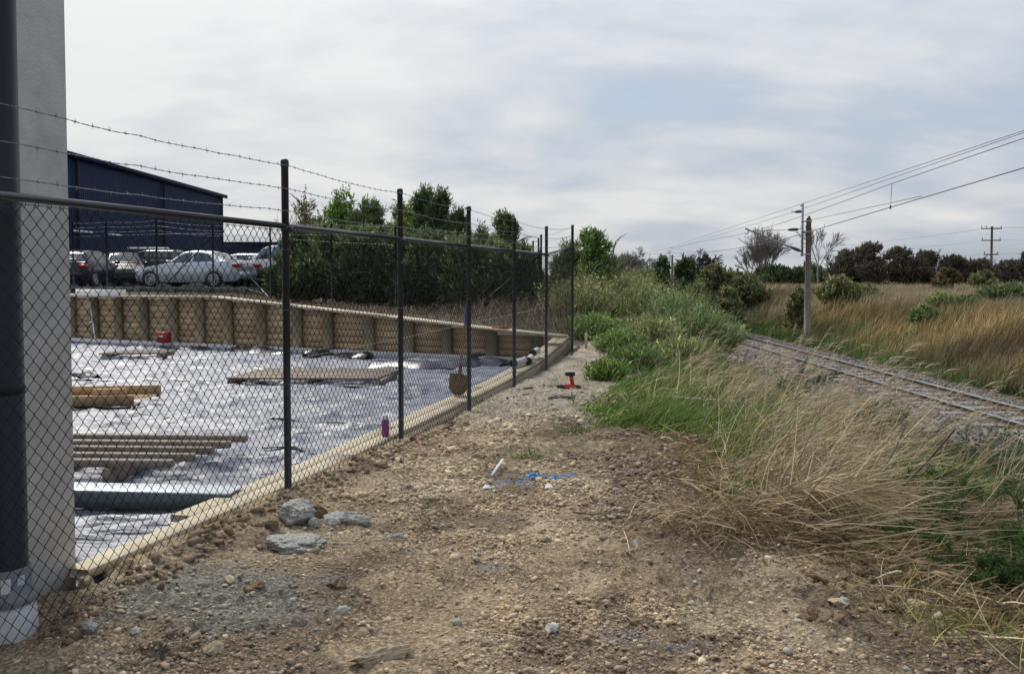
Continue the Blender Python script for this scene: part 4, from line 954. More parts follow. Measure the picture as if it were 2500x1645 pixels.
# near slatted pallet: slats run left-right
a = at(410, 1160, z=-.02)
plank_set('slatted_pallet', 'weathered grey brown pallet with five long slats, nearest the camera on the silver sheet', 'pallet', (-3.55, 6.38, -.03), (1, -.05), None,
    [(0.03, .075, -1.2, 1.02), (.27, .07, -1.2, 1.08), (.52, .07, -1.2, 1.13), (.77, .07, -1.2, 1.17), (1.03, .07, -1.2, 1.22)], [(.55, .05, -.05, 1.06), (-.05, .05, -.05, 1.06), (-.75, .05, -.05, 1.06)], 'oldwood', th=.055, bh=.13)
plank_set('upturned_pallet', 'orange new pine pallet lying upturned on the silver sheet by the grey wall', 'pallet', (-5.45, 10.05, -.03), (1, .12), None,
    [(.04, .03, -.9, .95), (1.0, .03, -.9, 1.0)], [(.94, .04, 0, 1.1), (.1, .09, 0, 1.1), (-.75, .09, 0, 1.1)], 'orangewood', th=.11, bh=.02)
r = bpy.data.objects['upturned_pallet']
for k in range(6):
    mb = MB(); mb.box((.0, .12 + k * .16, .012), (1.8, .11, .02), bev=.003); mb.build('board', M['orangewood'], r)
mb = MB(); mb.box((.45, .72, .07), (.40, .06, .12), bev=.01); mb.build('block', M['orangewood'], r)
plank_set('slatted_platform', 'long low brown slatted timber platform lying behind the nearest fence post', 'pallet', (-4.0, 12.1, -.03), (1, -.03), None,
    [(.07 + k * .145, .085, -.05 + .02 * k, 2.1 + .02 * k) for k in range(9)], [(2.16, .05, 0, 1.32), (1.1, .05, 0, 1.32), (.0, .05, 0, 1.32)], 'oldwood', th=.03, bh=.085)
plank_set('broken_pallet', 'small dark broken pallet near the back wall left of the red case', 'pallet', (-7.2, 16.0, -.02), (1, .05), None,
    [(.05 + k * .2, .10, -.5 + .05 * k, .7) for k in range(4)], [(-.4, .08, 0, .75), (.6, .08, 0, .75)], 'oldwood', th=.03, bh=.07)
bm_ = empty('steel_beam', (-3.0, 5.72, -.03), 'pale folded steel channel with dark green side lying on the silver sheet in front of the near pallet', 'steel beam', rz=-.09)
mb = MB(); mb.box((-.08, .10, .118), (2.45, .21, .012), bev=.002); mb.build('top_flange', M['metalgrey'], bm_)
mb = MB(); mb.box((-.08, .0, .058), (2.44, .012, .108)); mb.build('web', M['beamside'], bm_)
mb = MB(); mb.box((-.08, .05, .006), (2.45, .10, .010)); mb.build('lower_flange', M['beamside'], bm_)

# red case at the wall foot
p = at(399, 835, z=.07); y0 = 18.45; x0 = (399 - 1250) / 2100 * y0
rc = empty('red_case', (x0, y0, .07), 'red plastic case with a white mark standing at the foot of the timber wall', 'case', rz=-.4)
mb = MB(); mb.box((0, 0, .125), (.25, .16, .24), bev=.02); mb.build('body', M['red'], rc)
for k in range(4): mb = MB(); mb.box((0, -.082, .04 + k * .055), (.22, .012, .018), bev=.003); mb.build('rib', M['red'], rc)
mb = MB(); mb.tube([(-.05, 0, .24), (-.045, 0, .28), (.045, 0, .28), (.05, 0, .24)], .012, 6); mb.build('handle', M['blacktrim'], rc)
mb = MB(); mb.box((-.02, -.09, .15), (.14, .006, .035)); mb.build('white_mark', M['white'], rc)
# white stick leaning on a wall post
a = at(262, 832, z=.08); ws = empty('white_stick', (wp(-9.35, .34).x, wp(-9.35, .34).y, .07), 'thin white plastic stick leaning against the timber wall left of the red case', 'stick')
mb = MB(); mb.tube([(0, 0, 0), (-.17, .12, .84)], .014, 8); mb.build('rod', M['white'], ws)
mb = MB(); mb.box((-.10, .05, .38), (.09, .03, .05), bev=.01); mb.build('clip', M['white'], ws)

# shovel leaning on the fence
sh = empty('shovel', (0, 0, 0), 'muddy long-handled shovel with a blue grip leaning against the inside of the fence', 'shovel')
tip = Vector((-.655, 10.25, .10)); top = fence_pt(9.80, 1.42, -.035); ax = (top - tip).normalized()
mb = MB(); j = tip + ax * .36; mb.tube([j, tip + ax * .95], .0165, 10); mb.build('shaft', M['oldwood'], sh, smooth=True)
mb = MB(); mb.tube([tip + ax * .95, top], .0168, 10); mb.build('blue_grip', M['bluepaint'], sh, smooth=True)
mb = MB(); mb.tube([tip + ax * .22, tip + ax * .30, tip + ax * .42], [.03, .024, .020], 10); mb.build('blade_socket', M['shovelsteel'], sh, smooth=True)
sd = ax.cross(Vector((.1, 1, .1))).normalized(); nn_ = ax.cross(sd)
V = []; hs = [(0, .02), (.03, .075), (.08, .105), (.16, .115), (.24, .115), (.275, .11), (.285, .03)]
for (h, w) in hs:
    for f in (-1, -.5, 0, .5, 1): V.append(tuple(tip + ax * h + sd * (w * f) + nn_ * (.03 * f * f - .012)))
Q = [(5 * q + e, 5 * q + e + 1, 5 * q + 6 + e, 5 * q + 5 + e) for q in range(len(hs) - 1) for e in range(4)]
o = mesh_np('blade', V, np.array(Q), M['shovelsteel'], sh, smooth=True); md = o.modifiers.new('t', 'SOLIDIFY'); md.thickness = .005

# white drain pipe offcuts on the boards by the last posts
def bent_pipe(y, t, z, label, ang, L1=.30):
    p = fence_pt(y, z, t); r = empty('pipe_offcut', p, label, 'pipe', rz=math.atan2(FD[1], FD[0]) + ang, group='white pipe offcuts with black ends on the timber edging')
    mb = MB(); pts = [(0, 0, .055), (L1 * .5, 0, .06), (L1, 0, .08), (L1 + .09, .02, .06)]; mb.tube(pts, .052, 14); mb.build('pipe', M['white'], r, smooth=True)
    mb = MB(); mb.lathe((-.045, 0, .055), [(.034, -.012), (.056, -.012), (.058, .045), (.053, .05)], 14, axis=(1, 0, 0)); mb.lathe((-.03, 0, .055), [(.046, 0), (.001, 0.001)], 14, axis=(1, 0, 0)); mb.build('end_ring', M['blacktrim'], r)
bent_pipe(12.75, -.30, .16, 'leftmost white pipe offcut with a black end lying on the edging boards', -.3)
bent_pipe(13.05, -.16, .17, 'middle white pipe offcut with a black end lying on the edging boards', .1)
bent_pipe(13.60, -.22, .24, 'farthest white pipe offcut, resting on the others beside a fence post', -.1, .2)
# purple spray can
p = at(941, 1066, z=.075); scn = empty('spray_can', (p.x, p.y, float(cap_z(p.y)) + .002), 'purple spray can standing on the edging boards between the two nearest posts', 'spray can')
mb = MB(); mb.lathe((0, 0, 0), [(.001, 0), (.032, 0), (.033, .006), (.033, .13), (.026, .15)], 18); mb.build('can', M['purple'], scn, smooth=True)
mb = MB(); mb.lathe((0, 0, 0), [(.026, .15), (.026, .185), (.018, .19), (.001, .19)], 14); mb.build('cap', M['white'], scn)
# red ribbon scrap and red scrap on the wall
p = at(1012, 1078, z=.01); mb = MB(); mb.tube([(-.03, 0, .005), (0, .02, .03), (.02, .0, .035), (.04, -.02, .01), (.01, -.03, .004)], .006, 5); o = mb.build('red_ribbon', M['brightred'], loc=(p.x, p.y, float(H(p.x, p.y)))); tag(o, 'small crumpled red ribbon on the clay at the foot of the second post', 'ribbon')
q_ = wp(-.32, .10, float(wall_top(-.32)) + .03); mb = MB(); mb.bar(q_, q_ + Vector((.30, -.14, 0)), .05, .03); o = mb.build('red_batten', M['brightred']); tag(o, 'thin red strip lying on the right end of the timber wall top', 'strip')
# builder's string
mb = MB(); a = Vector(fence_pt(13.57, 1.02, -.03)); b = at(1137, 790, y=15.0); c_ = at(640, 893, y=14.5); c_.z = max(c_.z, 0.0)
mb.tube([a, a.lerp(c_, .5) - Vector((0, 0, .02)), c_], .0028, 4, cap=False); o = mb.build('string_line', M['string']); tag(o, 'pale builders string stretched from a fence post down across the yard', 'string')
# red drill standing upside down on the path
p = at(1388, 951, z=0); z = float(H(p.x, p.y)); dr = empty('cordless_drill', (p.x, p.y, z), 'red cordless drill resting upside down on the path with its battery in the air', 'drill', rz=R(8))
mb = MB(); mb.tube([(-.06, 0, .04), (-.03, 0, .042), (.07, 0, .04), (.10, 0, .04)], [.034, .040, .040, .032], 14); mb.build('motor_housing', M['brightred'], dr, smooth=True)
mb = MB(); mb.tube([(-.16, 0, .045), (-.13, 0, .045), (-.09, 0, .042), (-.06, 0, .04)], [.018, .028, .032, .03], 12); mb.build('chuck', M['blacktrim'], dr, smooth=True)
mb = MB(); mb.tube([(.10, 0, .04), (.15, 0, .03), (.19, .01, .012)], [.032, .026, .012], 10); mb.build('rear_cap', M['blacktrim'], dr, smooth=True)
mb = MB(); mb.bar((.055, 0, .06), (.035, 0, .19), .042, .052, up=(1, 0, 0), bev=.012); mb.build('grip', M['brightred'], dr)
mb = MB(); mb.box((.02, 0, .215), (.125, .075, .055), bev=.012); bt = mb.build('battery', M['blacktrim'], dr); mb = MB(); mb.box((.02, 0, .246), (.11, .066, .006), bev=.002); mb.build('battery_label', M['metalgrey'], bt)
# black chain heap beyond / in front
p = at(1372, 982, z=0); hp = empty('black_chain', (p.x, p.y, float(H(p.x, p.y))), 'short black chain lying on the path in front of the red drill', 'chain', rz=.1)
for k in range(9):
    a = k * .034 - .14; V = [(a + .024 * math.cos(w), .016 * math.sin(w) * (1 if k % 2 else .3), .016 + .012 * math.sin(w) * (0 if k % 2 else 1) + .004 * (k % 3)) for w in np.linspace(0, 6.28, 9)]
    mb = MB(); mb.tube(V, .0075, 5, cap=False); mb.build('link', M['blacktrim'], hp)
p = at(1290, 955, z=0); mb = MB(); mb.box((0, 0, .012), (.13, .04, .025), bev=.008); o = mb.build('black_bit_holder', M['blacktrim'], loc=(p.x, p.y, float(H(p.x, p.y)))); tag(o, 'small flat black plastic piece on the path beside the fourth post', 'plastic piece')
# pegs and stakes
pg = MB(); pg.box((0, 0, .09), (.05, .03, .36), bev=.004); p = at(1431, 853, z=.15); o = pg.build('wooden_peg', M['timber'], loc=(p.x, p.y, float(land(p.x, p.y)) + .02)); tag(o, 'short pale wooden peg standing in the path past the last post', 'peg')
p = at(1886, 1240, z=0.02); mb = MB(); mb.tube([(0, 0, -.15), (0, 0, .12), (-.01, 0, .25)], [.020, .018, .012], 6); o = mb.build('wooden_stake', M['timber'], loc=(p.x, p.y, float(H(p.x, p.y)))); tag(o, 'short yellowish cut stake standing in the flattened dry grass', 'stake')
a = at(1645, 972, z=.12); b = at(1900, 990, z=.02)
mb = MB(); mb.bar(a, b, .12, .045, bev=.006); o = mb.build('old_plank', M['oldwood']); tag(o, 'dark brown old plank lying in the green grass right of the path', 'plank')
p = at(1200, 1160, z=.02); q = at(1228, 1120, z=.05); mb = MB(); mb.bar(p, q, .02, .006); o = mb.build('white_plastic_strip', M['white']); tag(o, 'narrow white plastic strip on the clay left of the blue paint', 'plastic strip')
for (u, v, lab) in ((1188, 1193, 'torn white plastic scrap below the narrow white strip'), (1340, 1190, 'curved white plastic scrap just below the blue paint')):
    p = at(u, v, z=.02); mb = MB(); mb.add([(-.03, -.01, .004), (.0, -.02, .012), (.03, -.005, .006), (.02, .02, .022), (-.01, .015, .03), (-.025, .01, .01), (-.03, -.01, .008), (.0, -.02, .016), (.03, -.005, .010), (.02, .02, .026), (-.01, .015, .034), (-.025, .01, .014)], [(0, 1, 4, 5), (1, 2, 3, 4), (6, 11, 10, 7), (7, 10, 9, 8)]); o = mb.build('plastic_scrap', M['white'], loc=(p.x, p.y, float(H(p.x, p.y)))); tag(o, lab, 'plastic scrap')
p = at(905, 1395, z=.0); q = at(880, 1412, z=0); mb = MB(); mb.tube([at(890, 1408, z=.0), at(906, 1378, z=.03)], .006, 5); o = mb.build('black_rod', M['blacktrim']); tag(o, 'short thin black rod sticking out of the clay right of the concrete lumps', 'rod')

# lumps of broken concrete and single stones
def rock(name, u, v, w, d, h, mat, label, cat, seed, group=None, z=None, rz=None, rough=.18):
    r2 = np.random.default_rng(seed); p = at(u, v, z=0); V, F = ico()
    for _ in range(4 if w > .07 else 3):
        E = {}; V = list(map(tuple, V)); NF = []
        def mid(a, b):
            k = (min(a, b), max(a, b))
            if k not in E: m = np.array(V[a]) + np.array(V[b]); m /= np.linalg.norm(m); V.append(tuple(m)); E[k] = len(V) - 1
            return E[k]
        for a, b, c in F: x, y_, z_ = mid(a, b), mid(b, c), mid(c, a); NF += [(a, x, z_), (b, y_, x), (c, z_, y_), (x, y_, z_)]
        F = np.array(NF); V = np.array(V)
    s = np.ones(len(V)); 
    for k in range(9):      # chip flats off the lump
        n_ = r2.normal(size=3); n_ /= np.linalg.norm(n_); dist = r2.uniform(.62, .9); dp_ = V @ n_; m_ = dp_ > dist; V[m_] = V[m_] - n_[None] * (dp_[m_] - dist)[:, None] * .9
    nz = fbm(V[:, 0] * 2.4 + seed * 7 + 50, V[:, 1] * 2.4 + V[:, 2] * 2.3 + 50, 5, .62) - .5; V = V * (1 + rough * 3.4 * nz[:, None])
    V = V * np.array([w, d, h]) / 2
    o = mesh_np(name, V, F, M[mat], smooth=True); md = o.modifiers.new('e', 'EDGE_SPLIT'); md.split_angle = R(38)
    o.location = (p.x, p.y, float(H(p.x, p.y)) + (h * .12 if z is None else z)); o.rotation_euler = (r2.uniform(-.15, .15), r2.uniform(-.15, .15), r2.uniform(0, 6) if rz is None else rz)
    return tag(o, label, cat, group)
cg = 'broken concrete lumps by the nearest post'
rock('concrete_lump', 722, 1338, .36, .32, .10, 'stone_grey', 'largest and nearest flat slab of rough grey concrete left of the clay path', 'concrete lump', 1, cg, rz=.1)
rock('concrete_lump', 728, 1290, .23, .27, .17, 'stone_grey', 'tilted pointed concrete lump leaning behind the largest slab', 'concrete lump', 2, cg, z=.05, rz=.5)
rock('concrete_lump', 768, 1297, .085, .08, .08, 'stone_grey', 'small roundish concrete lump between the two big groups', 'concrete lump', 3, cg)
rock('concrete_lump', 818, 1290, .18, .16, .12, 'stone_blue', 'blue grey flat-faced concrete lump right of the pointed one', 'concrete lump', 4, cg, rz=.3)
rock('concrete_lump', 872, 1294, .18, .11, .08, 'stone_grey', 'rightmost low crumbly concrete lump of the near group', 'concrete lump', 5, cg, rz=0)
rock('concrete_lump', 845, 1270, .20, .08, .06, 'stone_grey', 'thin concrete lump behind the blue grey one', 'concrete lump', 6, cg, rz=0)
rock('concrete_lump', 962, 1328, .13, .08, .04, 'stone_grey', 'small flat grey concrete lump alone right of the group', 'concrete lump', 7, cg, rz=0)
rock('clay_clod', 775, 1270, .15, .12, .12, 'clod', 'big dark brown clod of clay resting among the concrete lumps', 'clod', 11, rough=.3)
rock('clay_clod', 665, 1310, .09, .08, .06, 'clod', 'brown clod of clay against the left side of the largest concrete slab', 'clod', 12, rough=.3)
rock('clay_clod', 820, 1440, .09, .07, .06, 'clod', 'brown clod of clay beside the left blue paint mark', 'clod', 13, rough=.3)
rock('clay_clod', 625, 1450, .10, .09, .07, 'clod', 'dark clod of clay below the concrete slab near the grey gravel', 'clod', 14, rough=.3)
rock('clay_clod', 2160, 1430, .09, .08, .08, 'clod', 'rounded brown clod at the edge of the dry grass on the right', 'clod', 15, rough=.3)
rock('clay_clod', 2010, 1500, .18, .12, .08, 'clod', 'wide dark clod in the dark soil at the lower right', 'clod', 16, rough=.35)
stones = [(218, 1545, .085, .05, .05, 'stone_blue', 'pale blue grey stone at the lower left in front of the fence'), (525, 1605, .085, .07, .06, 'stone_tan', 'squarish pale tan stone near the lower left edge'), (330, 1568, .06, .035, .03, 'stone_blue', 'small elongated grey stone on the gravel patch'),
 (1345, 1558, .075, .05, .045, 'stone_blue', 'grey angular stone at the bottom centre'), (1186, 1592, .09, .04, .035, 'stone_tan', 'long pale stone near the bottom edge left of the centre'), (833, 1500, .09, .05, .04, 'stone_blue', 'grey tilted stone under the left blue paint marks'),
 (562, 1428, .13, .05, .04, 'stone_tan', 'flat broken tan stone lying beside the grey gravel'), (1325, 1318, .09, .07, .05, 'stone_tan', 'round pale stone in the middle of the clay path'), (1555, 1325, .06, .05, .04, 'stone_blue', 'pale stone near the matted dry grass'),
 (1697, 1417, .05, .035, .03, 'stone_blue', 'small blue grey stone in the dark soil at right'), (1695, 1562, .05, .035, .03, 'stone_tan', 'small yellowish stone at the bottom right of the clay'), (2045, 1470, .11, .08, .05, 'stone_tan', 'pale flat stone beside the wide dark clod'),
 (1345, 1122, .10, .05, .06, 'stone_tan', 'brown stone just behind the blue paint'), (1160, 1108, .08, .05, .04, 'stone_tan', 'rounded tan stone right of the second fence post'), (1125, 1122, .07, .04, .03, 'stone_blue', 'grey blue chipped stone near the second fence post'),
 (105, 1420, .12, .08, .08, 'stone_tan', 'rough yellowish stone at the foot of the grey wall corner'), (75, 1440, .07, .05, .05, 'white', 'pale block at the foot of the grey downpipe'), (208, 1432, .08, .06, .06, 'stone_tan', 'mottled stone under the near end of the edging boards'), (930, 1625, .26, .09, .07, 'stone_tan', 'long muddy stone at the bottom edge'),
 (2235, 1475, .09, .07, .05, 'stone_tan', 'rounded clay stone at the grass edge on the right'), (2190, 1435, .12, .05, .04, 'stone_tan', 'long yellow brown stone touching the rounded clod on the right'), (1560, 1265, .16, .10, .07, 'clod', 'crumbly pale lump under the heap of torn turf'), (1270, 1520, .05, .04, .03, 'stone_tan', 'small pale chip in the middle of the foreground')]
for k, (u, v, w, d, h, mt, lab) in enumerate(stones): rock('stone', u, v, w, d, h, mt, lab, 'stone', 30 + k, 'loose stones on the ground')
# ------------------------------------------------------------------ grass and plants
class Rib:
    """collects curved, tapering ribbons with their own colours"""
    def __init__(s): s.V = []; s.F = []; s.T = []; s.C = []; s.n = 0
    def add(s, P0, D0, Ln, W, bend, col, segs=3, taper=1.0, face=None):
        P0 = np.asarray(P0, float); n = len(P0); D0 = np.asarray(D0, float); Ln = np.broadcast_to(Ln, (n,)); W = np.broadcast_to(W, (n,)); bend = np.broadcast_to(bend, (n, 3))
        t = np.linspace(0, 1, segs + 1); P = P0[:, None] + Ln[:, None, None] * (D0[:, None] * t[None, :, None] + bend[:, None] * (t ** 2)[None, :, None])
        T = D0 + bend; a = rng.random(n) * 6.28; ref = np.stack([np.cos(a), np.sin(a), .3 * (rng.random(n) - .5)], -1) if face is None else np.broadcast_to(face, (n, 3))
        S = np.cross(T, ref); S /= np.linalg.norm(S, axis=1, keepdims=True) + 1e-9
        w = W[:, None] * np.clip(1 - t[None] ** 1.6 * taper, .06, 1) * .5
        V = np.stack([P - S[:, None] * w[..., None], P + S[:, None] * w[..., None]], 2).reshape(n, -1, 3)
        k = 2 * (segs + 1); b = (np.arange(n) * k)[:, None] + s.n; q = (np.arange(segs) * 2)[None]
        F = np.stack([b + q, b + q + 1, b + q + 3, b + q + 2], -1).reshape(-1, 4)
        shade = (.75 + .4 * t)[None, :, None]
        col = np.asarray(col, float) * (.42 + 1.25 * rng.random((n, 1)) ** 1.5)
        C = np.broadcast_to(np.asarray(col, float)[:, None] * np.ones((1, segs + 1, 1)), (n, segs + 1, 3)); C = np.repeat(C, 2, 1).reshape(-1, 3)
        s.V.append(V.reshape(-1, 3)); s.F.append(F); s.C.append(C); s.n += n * k
        return P[:, -1], (D0 + 2 * bend)
    def build(s, name, mat='grass', parent=None, wp=True):
        return mesh_np(name, np.concatenate(s.V), np.concatenate(s.F), M[mat], parent, col=np.clip(np.concatenate(s.C), 0, 1), world_under_parent=wp and parent is not None)
def unit(v): return v / (np.linalg.norm(v, axis=-1, keepdims=True) + 1e-9)
def pick(cols, n, var=.25):
    cols = np.array(cols); i = rng.integers(0, len(cols), n); return 1.08 * cols[i] * (1 + var * (rng.random((n, 1)) * 2 - 1)) * (1 + .08 * (rng.random((n, 3)) - .5))
STRAW = [(.55, .44, .28), (.45, .35, .21), (.62, .53, .37), (.36, .27, .15), (.52, .43, .29)]
STRAWD = [(.27, .195, .115), (.20, .14, .08), (.34, .25, .15), (.15, .105, .065)]
GREEN = [(.10, .18, .035), (.14, .23, .05), (.07, .14, .03), (.19, .26, .07), (.28, .30, .10)]
DGREEN = [(.045, .085, .028), (.06, .11, .035), (.085, .125, .04), (.035, .065, .025)]
def scatter(n, f, xr, yr):
    X, Y = [], []; got = 0
    while got < n:
        x = rng.uniform(*xr, n); y = rng.uniform(*yr, n); k = rng.random(n) < f(x, y); X.append(x[k]); Y.append(y[k]); got += k.sum()
    return np.concatenate(X)[:n], np.concatenate(Y)[:n]
def dirs(n, az, spread, el0, el1):
    a = az + rng.normal(0, spread, n); e = rng.uniform(el0, el1, n); return np.stack([np.cos(a) * np.cos(e), np.sin(a) * np.cos(e), np.sin(e)], -1)
def gbase(x, y, dz=-.01): return np.stack([x, y, land(x, y) + dz], -1)
bound = lambda y: np.interp(y, [3, 3.6, 4.3, 4.8, 5.6, 6.5, 7.5, 8.5, 10, 11, 12.5, 15, 17, 20], [2.15, 2.0, 1.75, 1.25, 1.05, 1.25, 1.2, .85, .75, 1.2, 1.7, 2.9, 2.9, 1.2])

# 1 flattened dry thatch at the edge of the clay
def thatch(n, f, xr, yr, label, cols, Lr=(.10, .42), el=(0.0, .5), az=-.45, sp=1.2, w=.0075, hump=0.10):
    rb = Rib(); x, y = scatter(n, f, xr, yr); P = gbase(x, y); P[:, 2] += rng.random(n) * hump * ss(0, .35, x - bound(y))
    Ln = rng.uniform(*Lr, n); D = dirs(n, az, sp, *el); rb.add(P, D, Ln, w * rng.uniform(.6, 1.4, n), np.stack([.25 * (rng.random(n) - .5), .25 * (rng.random(n) - .5), -.28 * rng.random(n)], -1), pick(cols, n), 3, .8)
    o = rb.build('dry_thatch'); return tag(o, label, 'dry grass', kind='stuff')
thatch(15000, lambda x, y: ss(-.12, .35, x - bound(y) + .35 * (fbm(x * 3, y * 3, 3) - .5)) * (1 - ss(1.7, 2.6, x - bound(y))) * (1 - ss(6.8, 8.2, y)), (.6, 4.2), (3.6, 8.2), 'matted dead grass lying flattened along the edge of the clay', STRAW[:4] + STRAWD)
fx = lambda y: -3.02 + .2625 * y
rb = Rib(); n = 3200
x, y = scatter(n, lambda x, y: (.10 + .9 * ss(.50, .62, fbm(x * 1.8 + 2, y * 1.8, 3))) * (.25 + ss(-1.0, .5, x - bound(y))) * (x > fx(y) + .12) * (x < bound(y) + .3), (-2.0, 2.4), (3.2, 13))
P = gbase(x, y); P[:, 2] = H(x, y) + .006
rb.add(P, dirs(n, 0, 3, -.02, .10), rng.uniform(.03, .16, n), .003, np.stack([.4 * (rng.random(n) - .5), .4 * (rng.random(n) - .5), -.05 * np.ones(n)], -1), pick(STRAW[:4] + STRAWD[:2], n), 3, .3)
o = rb.build('straw_litter'); tag(o, 'short dry stalks and straw scattered over the bare clay', 'straw', kind='stuff')

# 2 tall dry grass leaning to the right with feathery heads
def tallgrass(n, f, xr, yr, label, cols, Lr, lean=.55, w=.0045, heads=True, el=(.75, 1.45), sp=.55, kind='stuff', az=-.1, hw=.008):
    rb = Rib(); x, y = scatter(n, f, xr, yr); P = gbase(x, y); Ln = rng.uniform(*Lr, n) * (.75 + .5 * fbm(x * 1.5, y * 1.5, 2)); D = dirs(n, az, sp, *el)
    bend = np.stack([lean * rng.uniform(-.35, 1.1, n), .35 * (rng.random(n) - .5), -.30 * rng.random(n) * lean / .5], -1); C = pick(cols, n)
    tipP, tipD = rb.add(P, D, Ln, w * rng.uniform(.6, 1.3, n), bend, C, 4, .75)
    if heads:
        k = rng.random(n) < heads; m_ = k.sum(); tp, td = tipP[k], unit(tipD[k])
        for q in range(5):
            rb.add(tp - td * (.03 * q), unit(td + .35 * (rng.random((m_, 3)) - .5)), .06 + .02 * rng.random(m_), hw * .6, np.stack([.5 * np.ones(m_), np.zeros(m_), -.4 * np.ones(m_)], -1), pick([(.52, .44, .31), (.44, .36, .24)], m_, .15), 2, .6)
    o = rb.build('tall_dry_grass'); return tag(o, label, 'grass', kind=kind)
clump = lambda x, y, s_=1.6, a=.42, b=.6: ss(a, b, fbm(x * s_ + 3, y * s_ + 8, 3))
tallgrass(1500, lambda x, y: ss(.25, .8, x - bound(y)) * (1 - ss(1.5, 2.5, x - bound(y))) * (.06 + clump(x, y, 1.9, .46, .60)) * ss(4.6, 5.6, y) * (1 - ss(.42, .47, x / y)) * np.where(y > 7.4, .12 + .88 * ss(.25, .34, x / y), 1), (1.4, 5.2), (4.6, 11.5), 'tall dry grass with feathery heads leaning over towards the railway', STRAW + STRAWD[:2], (.22, .72), heads=.5, sp=1.2, w=.0085)
tallgrass(260, lambda x, y: ss(.25, .8, x - bound(y)) * (1 - ss(1.7, 2.5, x - bound(y))) * ss(4.6, 5.6, y) * np.where(y > 7.4, .2 + .8 * ss(.22, .32, x / y), 1), (1.4, 5.2), (4.6, 11.5), 'few tallest pale stems with heads bending over the rest', STRAW, (.75, 1.15), heads=1.0, sp=.5, w=.0055, lean=.42)
tallgrass(600, lambda x, y: ss(.4, 1.2, x - bound(y)) * (1 - ss(2.2, 3.2, x - bound(y))) * (.1 + clump(x, y)) * ((x / y < .22) + (y < 11)), (2.4, 7.6), (9, 19), 'tall pale grass standing on the verge before the railway', STRAW, (.3, .75), heads=.5, hw=.010)
tallgrass(1300, lambda x, y: ss(.25, .7, x - bound(y)) * (1 - ss(1.0, 1.9, x - bound(y))) * ss(4.4, 5.0, y) * (1 - ss(.40, .46, x / y)), (1.2, 4.0), (4.4, 7.4), 'long dry stems lying low and fanning out to the right', STRAW, (.35, .85), lean=.4, heads=False, el=(.05, .7), sp=.7, az=-.4, w=.0085)
tallgrass(700, lambda x, y: ss(.0, .5, x - 2.9) * 1.0, (2.7, 4.4), (4.4, 6.2), 'pale dry reeds standing at the right edge over the dark gorse', STRAW, (.5, .95), lean=.25, heads=False, el=(.9, 1.4), sp=.5)
# low undergrowth of dead and green blades over the whole verge
def under(n, f, xr, yr, label, cols, Lr, w, sp=3.0, el=(.1, 1.1), lean=.2):
    rb = Rib(); x, y = scatter(n, f, xr, yr); P = gbase(x, y, -.02); tone = (.45 + 1.1 * fbm(x * 1.9, y * 1.9, 3))[:, None]
    C = pick(cols, n) * tone; rb.add(P, dirs(n, -.2, sp, *el), rng.uniform(*Lr, n), w * rng.uniform(.6, 1.4, n), np.stack([lean * rng.random(n), .3 * (rng.random(n) - .5), -.5 * rng.random(n)], -1), C, 3, .8)
    o = rb.build('undergrowth'); return tag(o, label, 'grass', kind='stuff')
VZ = lambda x, y: ss(.1, .6, x - bound(y)) * (1 - ss(-.6, .2, x - 6.2))
under(16000, lambda x, y: VZ(x, y) * np.clip(9 / y, 0, 1) * (.2 + clump(x + 4, y, 1.3, .40, .55)), (1.0, 6.6), (4.3, 15), 'dead matted undergrowth of the verge', STRAW + STRAWD, (.10, .34), .008)
under(14000, lambda x, y: VZ(x, y) * np.clip(9 / y, 0, 1) * (.08 + clump(x, y + 7, 1.2, .46, .58)), (1.0, 6.6), (4.3, 15), 'green grass patches within the verge', GREEN[:4] + DGREEN[1:3], (.12, .36), .008)
# 3 green grass
def green(n, f, xr, yr, label, Lr=(.15, .42), lean=.5, cols=GREEN, w=.0065, az=-.3, sp=1.0, el=(.5, 1.3), dz=0):
    rb = Rib(); x, y = scatter(n, f, xr, yr); P = gbase(x, y); Ln = rng.uniform(*Lr, n); D = dirs(n, az, sp, *el)
    rb.add(P, D, Ln, w * rng.uniform(.6, 1.3, n), np.stack([lean * rng.uniform(.1, 1, n), .3 * (rng.random(n) - .5), -.75 * rng.random(n)], -1), pick(cols, n), 4, .85); o = rb.build('green_grass'); return tag(o, label, 'grass', kind='stuff')
green(10500, lambda x, y: ss(-.15, .25, x - bound(y)) * (1 - ss(2.0, 3.0, x - bound(y))) * ss(7.9, 8.6, y + .15 * (x - 1)) * (.25 + clump(x, y, 1.1, .38, .52)), (.5, 5), (7.6, 14.5), 'lush green grass tufts spilling over the right side of the path', Lr=(.14, .36), w=.012, sp=1.3)
green(8500, lambda x, y: ss(.2, .8, x - bound(y)) * (1 - ss(1.8, 2.6, x - bound(y))) * clump(x, y, 1.5, .45, .56) * ss(5.0, 5.6, y), (1.2, 4.8), (5, 9), 'green grass growing up through the dry stems', (.2, .5), w=.008, sp=1.3)
green(5500, lambda x, y: ss(0, .8, x - bound(y)) * (1 - ss(.0, 1.0, (x - bound(y)) - 3)) * (1 - ss(26, 30, y)) * (1 - ss(.20, .235, x / y)), (.4, 9), (13, 30), 'rank green and yellow grass under the bushes beyond the path', (.25, .7), cols=GREEN + DGREEN + STRAW[:2], w=.015)
green(650, lambda x, y: np.exp(-((x - 2.05) ** 2 + (y - 3.75) ** 2) / .10), (1.5, 2.8), (3.2, 4.6), 'yellow green grass tuft in the bottom right corner', (.08, .26), cols=[(.30, .27, .09), (.38, .33, .14), (.18, .21, .07)], w=.006, sp=2.0, lean=.25)
